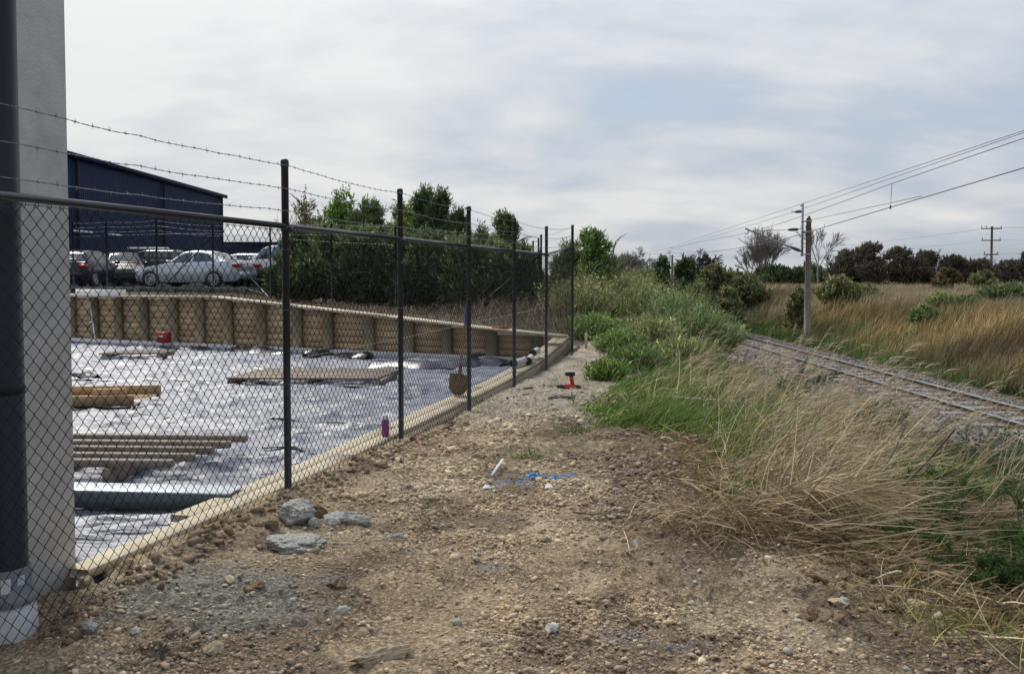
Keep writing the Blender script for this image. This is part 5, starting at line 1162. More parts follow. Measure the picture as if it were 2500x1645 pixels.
tallgrass(900, lambda x, y: ss(0, .25, x - bound(y) + .1) * (1 - ss(.7, 1.2, x - bound(y))), (1.7, 3.2), (3.2, 4.6), 'short dead stems at the bottom right corner', STRAW + STRAWD, (.06, .30), lean=.3, heads=False, el=(.0, 1.2), sp=2.2, w=.006)
def tuft(u, v, n, label, Lr=(.06, .16), z=0):
    p = at(u, v, z=z); rb = Rib(); a = rng.normal(0, .05, (n, 2)); x, y = p.x + a[:, 0] * 1.4, p.y + a[:, 1]; P = np.stack([x, y, H(x, y) - .005], -1)
    rb.add(P, dirs(n, 0, 3, .5, 1.4), rng.uniform(*Lr, n), .006, np.stack([.4 * (rng.random(n) - .5), .4 * (rng.random(n) - .5), -.5 * rng.random(n)], -1), pick(GREEN[:4], n), 3, .85)
    o = rb.build('grass_tuft'); return tag(o, label, 'grass tuft')
tuft(1288, 1112, 70, 'small bright green grass tuft on the clay behind the blue paint')
tuft(1405, 1055, 90, 'flat green grass tuft in the brown turf right of the path', (.09, .17))
tuft(1345, 948, 60, 'little green tuft by the red drill on the path', (.07, .13))

# 4 broken turf heap with hanging stems
rb = Rib(); n = 1500; a = rng.normal(0, 1, (n, 2)); x = 1.28 + a[:, 0] * .28; y = 5.05 + a[:, 1] * .14; P = gbase(x, y); P[:, 2] += .02 + .09 * rng.random(n)
rb.add(P, dirs(n, -1.2, 1.1, -.1, .9), rng.uniform(.08, .35, n), .004, np.stack([.4 * (rng.random(n) - .3), -.4 * rng.random(n), -1.0 * rng.random(n)], -1), pick(STRAWD + STRAW[:3], n), 4, .5); o = rb.build('torn_turf'); tag(o, 'heap of torn brown turf and roots beside the clay', 'turf', kind='stuff')
rb = Rib(); n = 900; a = rng.normal(0, 1, (n, 2)); x = 1.9 + a[:, 0] * .10; y = 5.15 + a[:, 1] * .07; P = gbase(x, y); P[:, 2] += .12 + .06 * rng.random(n)
rb.add(P, dirs(n, -.9, .9, .0, .9), rng.uniform(.15, .5, n), .0045, np.stack([.5 * rng.random(n), -.4 * rng.random(n), -1.0 * rng.random(n)], -1), pick(STRAW, n), 5, .5); o = rb.build('dead_grass_clump'); tag(o, 'pale dead grass clump drooping round the yellowish stake', 'grass clump')
for pts, r_, mt, lab in (([(2110, 1235, .05), (2160, 1140, .25), (2190, 1085, .40), (2215, 1030, .55)], .013, 'palebark', 'pale grey dead branch standing crooked in the dry grass'),
    ([(2120, 1290, .0), (2200, 1190, .15), (2260, 1130, .30), (2330, 1050, .45)], .012, 'bark', 'brown dead branch leaning right in the dry grass'),
    ([(2260, 1395, -.02), (2390, 1345, .05), (2500, 1300, .12)], .010, 'palebark', 'long thin pale stick lying at the right edge below the gorse'),
    ([(1440, 1162, .02), (1500, 1166, .02), (1560, 1150, .03), (1605, 1118, .05)], .007, 'palebark', 'thin bare stick lying on the soil above the torn turf'),
    ([(1400, 1250, .02), (1450, 1255, .02), (1510, 1250, .02)], .006, 'bark', 'thin dark root lying beside the torn turf heap')):
    mb = MB(); P = []
    for (u, v, z) in pts: P.append(at(u, v, z=land(*at(u, v, z=0).xy) * 0 + z) if z < .02 else at(u, v, y=at(pts[0][0], pts[0][1], z=0).y - (0 if z > .3 else .0)))
    if lab.startswith(('long thin pale', 'thin')):
        P = [at(u, v, z=z) for u, v, z in pts]
    mb.tube(P, np.linspace(r_, r_ * .45, len(P)), 7); o = mb.build('dead_branch', M[mt], smooth=True); tag(o, lab, 'branch')

# small clods and pebbles all over the clay
def nearclay(x, y): return (x > fx(y) + .06) * (x < bound(y) + .5)
n = 24000
x, y = scatter(n, lambda x, y: nearclay(x, y) * (.12 + ss(.45, .62, fbm(x * 2.1 + 5, y * 2.1, 3))) * np.clip(1.5 * (4.2 / y) ** 2, 0, 1), (-2.4, 2.8), (3.1, 12))
gcol = ground_col(x, y) * (.65 + .85 * rng.random((n, 1))); sz = np.clip(rng.lognormal(-5.0, .5, n), .003, .026) * np.clip(y / 5, .8, 1.6)
o = lumps('clay_crumbs', np.stack([x, y, H(x, y) + sz * .15], -1), sz, M['fleck'], gcol, .62, .42); tag(o, 'small crumbs of clay broken up over the bare ground', 'clods', kind='stuff')
n = 1100
x, y = scatter(n, lambda x, y: (x > fx(y) + .04) * (x < bound(y) + .2) * (.08 + 1.0 * ss(.1, .6, 1 - np.hypot((x + 1.35) / .9, (y - 4.0) / .7)) + .2 * ss(.6, .7, fbm(x * 1.5, y * 1.5 + 9, 3))) * np.clip(1.5 * (4.2 / y) ** 2, 0, 1), (-2.4, 2.4), (3.1, 12))
sz = np.clip(rng.lognormal(-4.75, .42, n), .004, .020) * np.clip(y / 5, .8, 1.5)
o = lumps('pebbles', np.stack([x, y, H(x, y) + sz * .25], -1), sz, M['fleck'], pick([(.36, .30, .22), (.40, .33, .22), (.27, .255, .22), (.43, .36, .26)], n, .25), .55, .32); tag(o, 'pale grey and cream pebbles scattered over the clay and gravel', 'pebbles', kind='stuff')
n = 220
x, y = scatter(n, lambda x, y: (x > fx(y) + .1) * (x < bound(y) + .1) * np.clip((4.6 / y) ** 2, 0, 1), (-2.2, 2.4), (3.1, 12))
sz = np.clip(rng.lognormal(-4.15, .4, n), .008, .032)
o = lumps('stone_chips', np.stack([x, y, H(x, y) + sz * .12], -1), sz, M['fleck'], pick([(.40, .33, .23), (.34, .27, .18), (.30, .29, .25), (.46, .39, .28)], n, .25), .5, .45); tag(o, 'angular tan chips of stone and hard clay on the path', 'stones', kind='stuff')
n = 600
x, y = scatter(n, lambda x, y: (x > fx(y) + .02) * np.clip(np.exp(-((x - fx(y) - .12) / .10) ** 2) + np.exp(-((x - 2.1) ** 2 + (y - 4.3) ** 2) / .15), 0, 1), (-2.4, 2.8), (3.5, 9))
sz = np.clip(rng.lognormal(-4.1, .4, n), .008, .040)
o = lumps('earth_clods', np.stack([x, y, H(x, y) + sz * .2], -1), sz, M['clod'], pick([(.2, .13, .07)], n, .3), .7, .5); tag(o, 'brown clods heaped against the timber edging', 'clods', kind='stuff')

# ------------------------------------------------------------------ bushes and trees
def leaves(rb, P, D, size, elong, cols, var=.3, bend=(0, 0, 0)):
    n = len(P); rb.add(P, D, size * elong * rng.uniform(.7, 1.3, n), size, np.array(bend), pick(cols, n, var), 1, .75)
def crown(parent, blobs, n, size, elong, cols, name='crown', up=.6, wind=(0, 0, 0), gap=.42, sprig=0.0, shell=.55, label=None, mat='leaf'):
    """leaves spread through the volume of several uneven clumps, thinned by noise; cols vary clump by clump"""
    rb = Rib(); vol = np.array([b[3] * b[4] * b[5] for b in blobs]) ** .7; cnt = (n * vol / vol.sum()).astype(int)
    for (cx, cy, cz, rx, ry, rz_), m_ in zip(blobs, cnt):
        if m_ < 4: continue
        v = unit(rng.normal(size=(m_, 3))); r = rng.random(m_) ** .5 * (1 - shell) + shell * rng.random(m_) ** .2
        r = r * (.82 + .4 * fbm(v[:, 0] * 2.5 + cx * 3 + 20, v[:, 1] * 2.5 + v[:, 2] * 2 + 20 + cz * 3, 3))
        P = v * r[:, None] * np.array([rx, ry, rz_]) + np.array([cx, cy, cz]); P += np.array(wind) * (np.maximum(v[:, 2:3], 0) * r[:, None]) * rz_
        k = fbm(P[:, 0] * 1.9 / max(rx, .22) * 2 + 30, P[:, 2] * 1.9 / max(rx, .22) * 2 + P[:, 1] + 30, 3) > gap; P, v = P[k], v[k]
        D = unit(v * (1 - up) + np.array([0, 0, 1]) * up + .55 * rng.normal(size=v.shape) * .6 + np.array(wind) * .6)
        c = np.array(cols) * rng.uniform(.75, 1.25); leaves(rb, P, D, size, elong, c)
        if sprig:
            q = int(m_ * sprig); idx = rng.integers(0, len(P), q); rr = v[idx]; Q_ = np.array([cx, cy, cz]) + rr * np.array([rx, ry, rz_]) * .95; kk = rr[:, 2] > -.1; Q_, rr = Q_[kk], rr[kk]
            dd = unit(rr * .5 + np.array([0, 0, .9]) + np.array(wind) * .9 + .25 * rng.normal(size=rr.shape)); l = rng.uniform(.20, .75, len(Q_)) * min(rz_, .9)
            for t_ in np.linspace(0, 1, 7): leaves(rb, Q_ + dd * (l * t_)[:, None] + .025 * rng.normal(size=Q_.shape), unit(dd + .5 * rng.normal(size=dd.shape)), size * .8, elong, c)
    if not rb.V: return crown(parent, blobs, n, size, elong, cols, name, up, wind, 0.0, sprig, shell, label, mat)
    o = rb.build(name, mat, parent)
    return o
def skeleton(p, d, ln, r, lev, maxlev, wind, out, tips, spread=.55, nb=(2, 4), shrink=.72, gnarl=.16):
    n = 3; pts = [Vector(p)]; dd = Vector(d)
    for q in range(n):
        dd = (dd + Vector([random.gauss(0, gnarl) for _ in range(3)]) + Vector(wind) * .10 * (lev + .5)).normalized(); pts.append(pts[-1] + dd * ln / n)
    r1 = r * (.62 if lev < maxlev else .4); out.append((pts, np.linspace(r, r1, n + 1), lev))
    if lev >= maxlev: tips.append((pts[-1], dd)); return
    for q in range(random.randint(*nb)):
        f = random.uniform(.45, 1.0) if q else 1.0; i = min(int(f * n), n - 1); base = pts[i].lerp(pts[i + 1], f * n - i)
        v = Vector([random.gauss(0, 1) for _ in range(3)]); v = (v - v.dot(dd) * dd).normalized()
        nd = (dd + v * random.uniform(spread * .5, spread * 1.2) + Vector((0, 0, .08))).normalized()
        skeleton(base, nd, ln * shrink * random.uniform(.75, 1.15), r1 * (.95 if q == 0 else .7), lev + 1, maxlev, wind, out, tips, spread, nb, shrink, gnarl)
def wood_mesh(parent, out, name='trunk', mat='bark', tw='branches', split=1):
    a, b = MB(), MB()
    for pts, rr, lev in out: (a if lev < split else b).tube(pts, rr, 7 if lev == 0 else 5 if lev < 2 else 3, cap=False)
    a.build(name, M[mat], parent, wp=True)
    if b.V: b.build(tw, M[mat], parent, wp=True)
def gz(x, y):
    if x < 1.5 and y > wall_y(x): return float(bank_z(x, y)) if y < wall_y(x) + 15 else .45
    return float(land(x, y))
def tree(kind, u, y, vtop, wpx, label, cols, n=9000, size=.08, elong=2.0, wind=(.12, 0, 0), group=None, vbot=None, trunk='bark', cat='tree', sprig=.12, nbl=7, gap=.46, up=.5, zlow=None, trunk_h=.45, wide=1.6):
    x = (u - 1250) / 2100 * y; z0 = gz(x, y); zt = EYE + (672 - vtop) * y / 2100; h = zt - z0; w = wpx / 2100 * y / 2 * wide
    r = empty(kind, (x, y, z0), label, cat, group=group)
    zl = z0 + (zlow if zlow is not None else .12 * h)
    bl = []
    for q in range(nbl):
        f = (q + .5) / nbl; zc = zl + (zt - zl) * (.12 + .74 * f); ww = w * (1 - .62 * max(0, f - .25)) ; rr_ = ww * random.uniform(.34, .60)
        for e in range(2):
            a = random.uniform(0, 6.28); bl.append((x + math.cos(a) * (ww - rr_) * random.uniform(.4, 1) + wind[0] * f * h * .5, y + math.sin(a) * (ww - rr_) * .9, zc + random.uniform(-.04, .04) * h, rr_, rr_, max(rr_ * random.uniform(.6, .9), (zt - zl) * .11)))
    top = zt - max(w * .2, .1 * h); bl.append((x + wind[0] * h * .5, y, zt - h * .13, w * .28, w * .28, h * .13))
    crown(r, bl, n, size, elong, cols, gap=gap, wind=wind, sprig=sprig, up=up)
    out, tips = [], []; skeleton((x, y, z0 - .1), (wind[0], 0, 1), h * trunk_h, .028 * h ** .9 + .015, 0, 3, wind, out, tips, .7, (2, 3)); wood_mesh(r, out, mat=trunk)
    return r
def bare(kind, u, y, vtop, label, wind=(.1, 0, 0), lev=5, spread=.5, mat='bark', group=None, nb=(2, 3), r0=.12, trunk_f=.30, stems=1, lean=0, rmul=1.0, cat='bare tree', gnarl=.14, shrink=.78):
    x = (u - 1250) / 2100 * y; z0 = gz(x, y); h = EYE + (672 - vtop) * y / 2100 - z0
    r = empty(kind, (x, y, z0), label, cat, group=group); out, tips = [], []
    for s_ in range(stems):
        dx = (s_ - (stems - 1) / 2) * .06 * h; skeleton((x + dx * .4, y, z0 - .1), Vector((lean + dx * .16, random.uniform(-.1, .1), 1)).normalized(), h * trunk_f, r0, 0, lev, wind, out, tips, spread, nb, shrink, gnarl)
    zm = max(max(p.z for p in pts) for pts, _, _ in out); k = h / (zm - z0)
    out = [([Vector((x + (p.x - x) * k, y + (p.y - y) * k, z0 + (p.z - z0) * k)) for p in pts], np.maximum(rr * k, .006 * y / 40 * rmul), lv) for pts, rr, lv in out]
    wood_mesh(r, out, mat=mat); return r, out
DG = [(.075, .12, .052), (.10, .155, .065), (.14, .185, .075), (.09, .11, .055)]
OL = [(.15, .17, .07), (.19, .20, .08), (.13, .14, .065), (.22, .20, .11)]
YG = [(.24, .29, .06), (.17, .23, .05), (.31, .34, .10), (.13, .18, .04)]
TG = 'trees beyond the back fence'
tree('slender_tree', 741, 38, 478, 62, 'slender sparse yellowish tree, the leftmost tall one beyond the back fence', [(.14, .12, .05), (.12, .13, .04), (.20, .16, .07)], 2300, .07, 1.8, (.02, 0, 0), TG, gap=.46, sprig=.15, nbl=9, up=.7)
bare('slender_tree', 708, 39, 500, 'thin nearly bare tree just left of the slender yellowish one', (.03, 0, 0), 4, .35, 'bark', TG, (3, 4), .06, .4)
tree('leafy_tree', 838, 36, 472, 96, 'bright green leafy tree with a rounded top beyond the back fence', [(.14, .23, .045), (.18, .28, .06), (.10, .17, .045)], 8000, .075, 1.8, (.03, 0, 0), TG)
tree('leafy_tree', 788, 35, 528, 90, 'low mid green tree left of the bright leafy one', OL + DG[:2], 6500, .07, 2.0, (.05, 0, 0), TG)
tree('evergreen_tree', 890, 32, 500, 110, 'dark green feathery evergreen with windswept tips between the bright green trees', DG + OL[:1], 12000, .055, 3.2, (.10, 0, 0), TG, up=.7, sprig=.35)
tree('leafy_tree', 985, 34, 502, 100, 'yellow green leafy tree seen just left of the second fence post', YG, 9000, .075, 1.8, (.02, 0, 0), TG)
tree('evergreen_tree', 1032, 31, 474, 62, 'tall dark evergreen with upright plumes, the tallest one', DG, 8500, .05, 3.4, (.04, 0, 0), TG, up=.75, sprig=.45)
tree('evergreen_tree', 1074, 30.5, 478, 66, 'dark evergreen with a narrow plume right of the tallest one', DG, 8500, .05, 3.4, (.03, 0, 0), TG, up=.75, sprig=.45)
tree('evergreen_tree', 1112, 30, 522, 70, 'lower dark evergreen to the right of the narrow plume', DG, 7000, .05, 3.2, (.06, 0, 0), TG, up=.7, sprig=.35)
tree('evergreen_tree', 1222, 29, 528, 76, 'dark olive evergreen beyond the fourth fence post', DG + OL[:2], 8000, .05, 3.0, (.06, 0, 0), TG, up=.7, sprig=.35)
tree('leafy_tree', 1172, 31, 552, 80, 'low grey green tree between the dark evergreens', OL + [(.10, .13, .07)], 6000, .06, 2.2, (.04, 0, 0), TG)
hz = [(725, 26.6, 560, 100, DG), (790, 26.2, 545, 150, DG), (880, 25.6, 548, 150, DG + OL[:1]), (965, 25.2, 560, 150, DG), (1050, 24.8, 555, 150, DG), (1130, 24.4, 575, 150, DG + OL[:2]), (1205, 24.2, 582, 130, OL + DG), (1270, 24.4, 592, 90, OL + DG)]
hl = ['leftmost dark bush of the hedge behind the cars', 'dark bush below the low mid green tree', 'dark bush under the feathery evergreen', 'dark bush below the yellow green tree', 'dark bush under the tallest evergreen', 'dark olive bush left of the fourth post', 'olive bush directly behind the fourth post', 'rightmost olive bush of the hedge by the fence corner']
for (u, y, vt, w, c), l in zip(hz, hl): tree('evergreen_bush', u, y, vt + 10, w, l, c + OL[:1], 8000, .065, 2.2, (.03, 0, 0), 'dark bushes behind the back fence', cat='bush', sprig=.12, gap=.36, zlow=.02, nbl=6)
# dry reddish weeds on the bank
rb = Rib(); n = 6000
x = rng.uniform(-8, 1.2, n); w_ = 1.2 + 6.5 * rng.random(n); y = wall_y(x) + w_; k = rng.random(n) < .15 + .85 * ss(-6, -2.5, x) * ss(.35, .55, fbm(x * 1.1, y * 1.1, 3)); x, y = x[k], y[k]; n = len(x)
P = np.stack([x, y, bank_z(x, y)], -1); tp, td = rb.add(P, dirs(n, 0, 3, .7, 1.5), rng.uniform(.15, .65, n) * (.4 + .9 * ss(-3, .5, x)), .010, np.stack([.5 * (rng.random(n) - .5), .3 * (rng.random(n) - .5), -.2 * rng.random(n)], -1), pick([(.20, .15, .11), (.30, .24, .18), (.14, .12, .07), (.36, .30, .23)], n), 3, .8)
for q in range(2): rb.add(tp - unit(td) * .12 * (q + 1), unit(td + rng.normal(size=td.shape) * .9), .14, .010, (0, 0, -.2), pick([(.22, .16, .12), (.15, .10, .08)], n), 2, .7)
o = rb.build('dry_weeds'); tag(o, 'tangled brown dry weeds on the bank behind the timber wall', 'weeds', kind='stuff')

# bushes beyond the path
BG = 'bushes between the path and the railway'
def broom(u, y, vtop, wpx, label, cols, n=2600, w=.010, wind=.18, leafn=2500, size=.022, straw=.25, lean=None):
    x = (u - 1250) / 2100 * y; z0 = gz(x, y); h = EYE + (672 - vtop) * y / 2100 - z0; sp = wpx / 2100 * y / 2
    r = empty('broom_bush', (x, y, z0), label, 'bush', group=BG); rb = Rib()
    a = rng.normal(0, .35, (n, 2)) * sp; bx_, by_ = x + a[:, 0], y + a[:, 1]; Ln = h * rng.uniform(.45, 1.12, n)
    D = unit(np.stack([a[:, 0] / max(sp, .1) * .55 * sp / h * 2 + .18 * rng.normal(size=n), a[:, 1] / max(sp, .1) * .4 + .18 * rng.normal(size=n), np.ones(n)], -1))
    cols = [tuple(np.array(q) * 1.3) for q in cols]; C = pick(cols, n); k = rng.random(n) < straw; C[k] = pick([(.30, .24, .14), (.44, .37, .23), (.19, .15, .09)], k.sum())
    P = np.stack([bx_, by_, np.full(n, z0 - .05)], -1); t1, d1 = rb.add(P, D, Ln, w, np.stack([wind * rng.uniform(.3, 1.3, n), .1 * rng.normal(size=n), -.12 * rng.random(n)], -1), C, 4, .8)
    rb.build('stems', 'grass', r)
    rb = Rib(); i = rng.integers(0, n, leafn * 3); t = rng.uniform(.35, 1.0, len(i)); Pl = P[i] + Ln[i, None] * (D[i] * t[:, None] + np.array([wind * .8, 0, -.06]) * (t ** 2)[:, None]) + .03 * rng.normal(size=(len(i), 3)) * h
    Dl = unit(D[i] + .6 * rng.normal(size=(len(i), 3))); leaves(rb, Pl, Dl, size, 2.6, np.array(cols) * 1.1); rb.build('foliage', 'leaf', r); return r
BC = [(.17, .20, .075), (.22, .25, .095), (.12, .15, .06), (.28, .28, .13)]
BC2 = [(.13, .19, .075), (.17, .23, .09), (.095, .14, .06)]
tree('windswept_bush', 1425, 22.5, 566, 105, 'bright green windswept leafy bush rising right of the last fence post', [(.15, .22, .06), (.19, .26, .08), (.10, .16, .045)], 3600, .05, 2.6, (.22, 0, 0), BG, cat='bush', gap=.44, sprig=.35, up=.35)
tree('windswept_bush', 1372, 21.0, 600, 80, 'mid green bush close behind the last fence post', OL + DG[:2], 5200, .04, 2.4, (.14, 0, 0), BG, cat='bush', gap=.40, sprig=.3, zlow=.05)
for (u, y, vt, w, c, l) in [(1400, 20.0, 668, 130, BC, 'leggy olive bush with pale stems directly right of the last post'), (1465, 22.0, 650, 130, BC, 'tall olive broom bush left of the distant mast'), (1520, 24, 655, 120, BC, 'olive broom bush below the rounded bare tree'), (1575, 21, 690, 120, BC, 'yellowish bush with pale seed heads in the middle of the thicket'),
    (1640, 18.5, 705, 110, BC2, 'feathery blue green broom bush right of the middle of the thicket'), (1690, 17.5, 740, 110, BC2, 'dense low green broom bush above the long grass'), (1745, 19, 780, 100, BC2, 'low dark bush at the near end of the visible rail'), (1585, 16.0, 765, 100, BC, 'small weedy bush with yellow flowers before the thicket'),
    (1440, 17.5, 760, 110, BC2 + GREEN[:2], 'low bright green weeds at the end of the path'), (1510, 15.5, 800, 90, BC2 + GREEN[:2], 'leafy low weeds at the right side of the far path'), (1545, 13.6, 835, 90, DG + GREEN[:3], 'dark leafy weed clump right of the wooden peg'), (1660, 14.5, 815, 120, BC, 'low olive bramble left of the tall pale grass'), (1480, 12.6, 870, 70, GREEN + DG[:1], 'bright leafy weed clump at the path edge right of the drill')]:
    broom(u, y, vt, w, l, c, n=1300 if y < 17 else 1700, leafn=1300 if y < 17 else 1900, size=.024, straw=.45)
# gorse and green scrub at the right edge
for (u, y, vt, w, l) in [(2440, 5.0, 1120, 420, 'dark green feathery gorse at the right edge below the ballast'), (2310, 4.75, 1230, 330, 'dark low gorse beneath the fanned dry stems'), (2490, 6.4, 1010, 260, 'dark green gorse branches reaching up in front of the rail at the right edge'), (2480, 4.2, 1290, 260, 'dark green gorse in the lower right by the clay edge')]:
    x = (u - 1250) / 2100 * y; z0 = gz(x, y); h = EYE + (672 - vt) * y / 2100 - z0; r = empty('gorse_bush', (x, y, z0), l, 'bush', group='gorse along the right edge'); w2 = w / 2100 * y / 2
    out, tips = [], []
    for s_ in range(18): a = random.uniform(0, 6.28); skeleton((x + w2 * .6 * math.cos(a), y + w2 * .5 * math.sin(a), z0 - .05), Vector((.5 * math.cos(a), .5 * math.sin(a), 1)).normalized(), h * .42, .008, 0, 3, (.2, 0, 0), out, tips, .7, (2, 4))
    wood_mesh(r, out, 'stems'); rb = Rib()
    for pts, rr, lv in out:
        if lv < 1: continue
        m_ = 26; f = rng.random(m_) * (len(pts) - 1); i = f.astype(int).clip(0, len(pts) - 2); A_ = np.array([tuple(p) for p in pts]); P = A_[i] + (A_[i + 1] - A_[i]) * (f - i)[:, None]
        rb.add(P, unit((A_[-1] - A_[0])[None] * 3 + rng.normal(size=(m_, 3)) * .25), rng.uniform(.015, .04, m_), .0035, (0, 0, 0), pick([(.06, .12, .035), (.08, .15, .045), (.045, .09, .03), (.12, .17, .055)], m_), 1, .8)
    rb.build('foliage', 'leaf', r)
# sprigs of gorse in the long grass
for (u, v, l) in [(1950, 905, 'dark green gorse sprig in the tall dry grass before the rails'), (2110, 1010, 'small green gorse sprig among the leaning dry stems')]:
    p = at(u, v, y=9.0 if u < 2000 else 7.2); x, y = p.x, p.y; z0 = gz(x, y); h = p.z + .12 - z0; r = empty('gorse_sprig', (x, y, z0), l, 'bush', group='gorse sprigs in the dry grass'); out, tips = [], []
    for s_ in range(4): skeleton((x, y, z0), Vector((.3 * s_ - .3, .1, 1)).normalized(), h * .5, .006, 0, 3, (.3, 0, 0), out, tips, .7, (2, 3))
    wood_mesh(r, out, 'stems'); rb = Rib()
    for pts, rr, lv in out:
        if lv < 1: continue
        m_ = 20; f = rng.random(m_) * (len(pts) - 1); i = f.astype(int).clip(0, len(pts) - 2); A_ = np.array([tuple(p) for p in pts]); P = A_[i] + (A_[i + 1] - A_[i]) * (f - i)[:, None]
        rb.add(P, unit((A_[-1] - A_[0])[None] * 3 + rng.normal(size=(m_, 3)) * .5), rng.uniform(.02, .05, m_), .005, (0, 0, 0), pick([(.05, .10, .03), (.035, .07, .022)], m_), 1, .8)
    rb.build('foliage', 'leaf', r)

# mid distance scrub left of the line
SG = 'scrub beyond the bend of the track'
for (u, y, vt, w, c, l) in [(1560, 42, 668, 130, OL, 'olive scrub left of the distant mast'), (1610, 40, 640, 62, DG, 'dark rounded conifer just left of the distant mast'), (1668, 48, 635, 75, DG, 'dark rounded conifer just right of the distant mast'), (1735, 46, 655, 130, OL, 'wide grey green scrub right of the dark conifers'), (1800, 55, 668, 130, OL + DG[:1], 'low olive scrub under the bare poplars'), (1700, 36, 700, 110, OL, 'grey olive scrub above the brown grass'), (1480, 40, 640, 120, OL + DG[:1], 'olive scrub behind the broom bushes'), (1770, 38, 712, 90, OL, 'small olive scrub in the brown grass'),
    (1420, 36, 645, 110, OL, 'olive scrub behind the windswept green bush'), (1530, 60, 632, 120, OL, 'far olive scrub under the rounded bare tree'), (1900, 90, 662, 130, DG + OL[:1], 'low dark hedge left of the nearer mast'), (1980, 95, 660, 100, DG, 'low dark green hedge behind the nearer mast')]:
    tree('scrub_bush', u, y, vt, w, l, c, 4200, .05 + .0013 * y, 2.2, (.06, 0, 0), SG, cat='bush', sprig=.35, wide=1.3, gap=.40, zlow=.0, nbl=5)
# bare and windswept trees on the skyline
r_, out = bare('windswept_bare_tree', 1525, 60, 600, 'rounded bare grey tree with dense curved twigs above the thicket', (.12, 0, 0), 6, .85, 'palebark', 'bare trees on the skyline', (3, 4), .14, .22, 4, .05, 2.0, shrink=.72)
r_, out = bare('windswept_bare_tree', 1698, 85, 606, 'dark windswept bare tree right of the distant mast', (.25, 0, 0), 6, .8, 'darktwig', 'bare trees on the skyline', (3, 4), .2, .22, 5, .1, 1.8, shrink=.72)
bare('poplar', 1868, 90, 545, 'group of tall bare poplar stems left of the nearer mast', (.02, 0, 0), 5, .36, 'palebark', 'bare poplars', (3, 4), .17, .36, 4, .02, 1.2, gnarl=.08)
bare('poplar', 1842, 93, 575, 'shorter bare poplar at the left of the poplar group', (.0, 0, 0), 5, .36, 'palebark', 'bare poplars', (3, 4), .15, .34, 2, -.1, 1.2, gnarl=.08)
bare('poplar', 1998, 92, 545, 'single bare poplar just right of the nearer mast', (.02, 0, 0), 5, .38, 'palebark', 'bare poplars', (3, 4), .14, .36, 1, .02, 1.2, gnarl=.08)
bare('poplar', 1590, 120, 620, 'tiny far bare tree beside the distant mast', (.02, 0, 0), 4, .5, 'bark', 'bare poplars', (2, 4), .14, .36, 1, .02, .9)
HW = [(.10, .078, .062), (.125, .095, .075), (.085, .085, .052), (.11, .11, .06)]
for (u, y, vt, w, l) in [(2058, 84, 606, 110, 'leftmost dark windswept hawthorn of the row on the right skyline'), (2118, 82, 588, 120, 'tallest dark hawthorn of the row on the right skyline'), (2185, 83, 600, 120, 'third dark windswept hawthorn of the row'), (2250, 84, 606, 110, 'fourth reddish dark hawthorn of the row'),
    (2325, 86, 622, 90, 'low dark hawthorn left of the power pole'), (2385, 86, 628, 90, 'low dark hawthorn just before the power pole'), (2450, 88, 632, 90, 'low dark hawthorn right of the power pole'), (2512, 80, 606, 90, 'dark hawthorn cut off by the right edge')]:
    t_ = tree('hawthorn_tree', u, y, vt + 8, w, l, HW, 5200, .13, 1.9, (.16, 0, 0), 'hawthorn row on the right skyline', sprig=.25, gap=.48, wide=1.15, zlow=.1, nbl=5, trunk='darktwig', trunk_h=.3)
    x = (u - 1250) / 2100 * y; z0 = gz(x, y); h = EYE + (672 - vt) * y / 2100 - z0; out, tips = [], []
    for s_ in range(4): skeleton((x + (s_ - 1.5) * w / 2100 * y * .2, y, z0), Vector((.15 * s_ - .1, 0, 1)).normalized(), h * .34, .09, 0, 5, (.30, 0, 0), out, tips, .75, (2, 3), .74)
    zm = max(max(p.z for p in pts) for pts, _, _ in out); k = h / (zm - z0); b = MB()
    for pts, rr, lv in out: b.tube([Vector((x + (p.x - x) * k, y + (p.y - y) * k, z0 + (p.z - z0) * k)) for p in pts], np.maximum(rr * k, .014), 3, cap=False)
    b.build('twigs', M['darktwig'], t_, wp=True)

# brown field right of the line
FC = [(.31, .205, .09), (.38, .26, .12), (.24, .155, .07), (.42, .31, .17), (.15, .13, .05), (.20, .20, .07)]
def field(n, yr, f, label, w, Lr, cols=FC, xr=(2.4, 48), seg=2, power=1.0, lean=.3):
    rb = Rib(); y = yr[0] + (yr[1] - yr[0]) * rng.random(n) ** power; rel = xr[0] + (np.minimum(xr[1], (.65 * y - 9.5).clip(3, None)) - xr[0]) * rng.random(n); x = track_x(y) + rel
    k = rng.random(n) < f(x, y, rel); x, y, rel = x[k], y[k], rel[k]; n = len(x); P = gbase(x, y)
    C = pick(cols, n); tone = fbm(x * .55, y * .35 + 3, 4)[:, None]; C = C * (.10 + 1.75 * tone); gr = (ss(.54, .64, fbm(x * .30 + 51, y * .22, 4)) * (cols is FC))[:, None] * .65; C = C * (1 - gr) + np.array([.13, .15, .055]) * gr ; pale = ss(.45, .7, fbm(x * .09 + 7, y * .07, 3) + .25 * ss(25, 60, y))[:, None] * (cols is FC); C = C * (1 - pale * .5) + np.array([.46, .39, .28]) * pale * .5
    red = ss(.5, .62, fbm(x * .12 + 31, y * .09, 3))[:, None] * .6 * (cols is FC); C = C * (1 - red) + np.array([.15, .105, .075]) * red
    rb.add(P, dirs(n, -.1, 1.2, .95, 1.5), rng.uniform(*Lr, n) * (.45 + 1.1 * fbm(x * .6 + 9, y * .5, 3)), w * (.7 + .5 * y / 40), np.stack([lean * rng.random(n), np.zeros(n), -.1 * np.ones(n)], -1), C, seg, .85); o = rb.build('field_grass'); return tag(o, label, 'grass', kind='stuff')
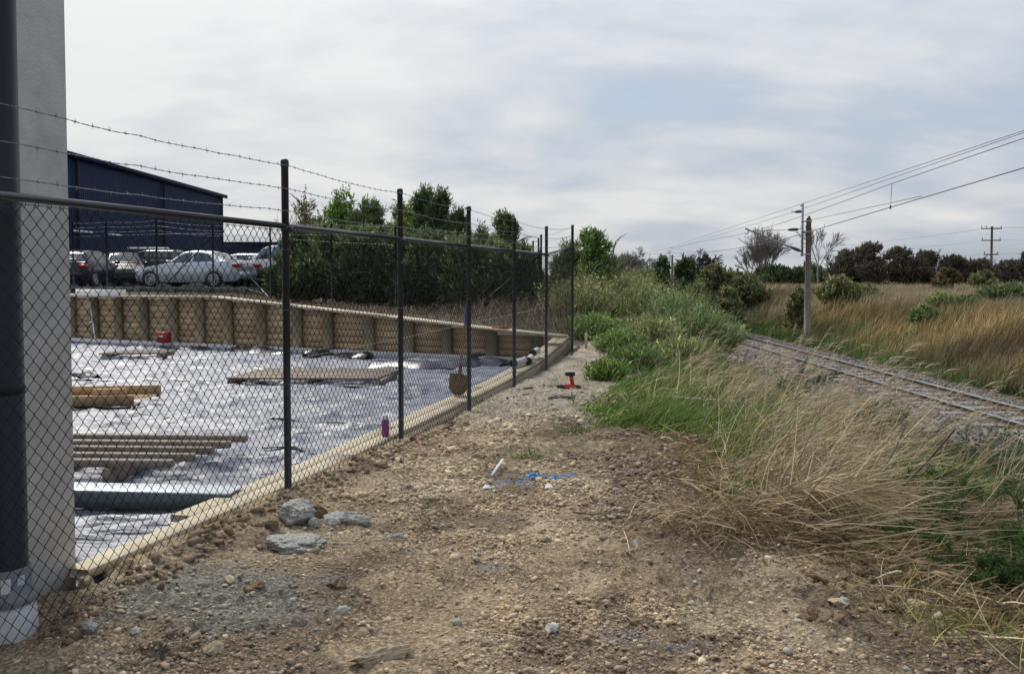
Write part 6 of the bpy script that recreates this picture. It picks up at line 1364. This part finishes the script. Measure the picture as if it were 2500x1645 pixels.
field(60000, (15, 60), lambda x, y, r: .25 + .75 * ss(2.7, 4.0, r), 'tall brown grass covering the bank beyond the railway', .017, (.25, .80), power=1.3, lean=.22)
field(42000, (55, 110), lambda x, y, r: r * 0 + 1, 'pale brown grass of the far field', .030, (.4, .85), xr=(2.6, 80), seg=1)
field(24000, (14, 60), lambda x, y, r: (1 - ss(4.2, 5.6, r + 1.6 * (fbm(x * .5, y * .5, 2) - .5))), 'green weeds at the foot of the brown bank beside the ballast', .018, (.2, .6), cols=GREEN[:3] + DGREEN, xr=(2.3, 6.0), power=1.2)
rb = Rib(); n = 26000; y = 30 + 90 * rng.random(n); x = track_x(y) - 2.8 - rng.random(n) * np.interp(y, [30, 60, 120], [5, 18, 40]); P = gbase(x, y); rb.add(P, dirs(n, 0, 2, .9, 1.5), rng.uniform(.4, 1.2, n), .03 * y / 50, (.2, 0, -.1), pick(FC + OL + STRAWD, n), 2, .85); o = rb.build('rough_grass'); tag(o, 'rough brown and olive growth left of the track in the distance', 'grass', kind='stuff')
FG = 'scattered bushes in the brown field'
for (u, y, vt, w, c, l) in [(2050, 44, 690, 120, OL, 'grey green bush in the brown grass right of the nearer mast'), (2118, 46, 700, 90, OL, 'low olive bush behind the grey green one'), (2310, 60, 655, 75, [(.16, .13, .06), (.12, .11, .05)], 'brownish rounded bush standing in the pale field'), (2400, 62, 664, 70, OL, 'small olive bush right of the brownish rounded one'), (2265, 33, 762, 80, BC2 + OL[:2], 'dark green bramble patch in the middle of the brown bank'), (2335, 35, 740, 110, BC2 + OL[:2], 'dark green bramble patch right of the middle one'), (2440, 38, 720, 130, DG + OL[:1], 'wide dark green bramble near the right edge'), (1945, 40, 705, 60, OL, 'small bush left of the nearer mast foot'),]:
    tree('field_bush', u, y, vt + 2, w * 1.0, l, [tuple(np.array(q) * 1.25) for q in c], 1900, .045 + .001 * y, 2.2, (.06, 0, 0), FG, cat='bush', sprig=.5, gap=.47, zlow=.0, nbl=4, up=.65, wide=1.1)
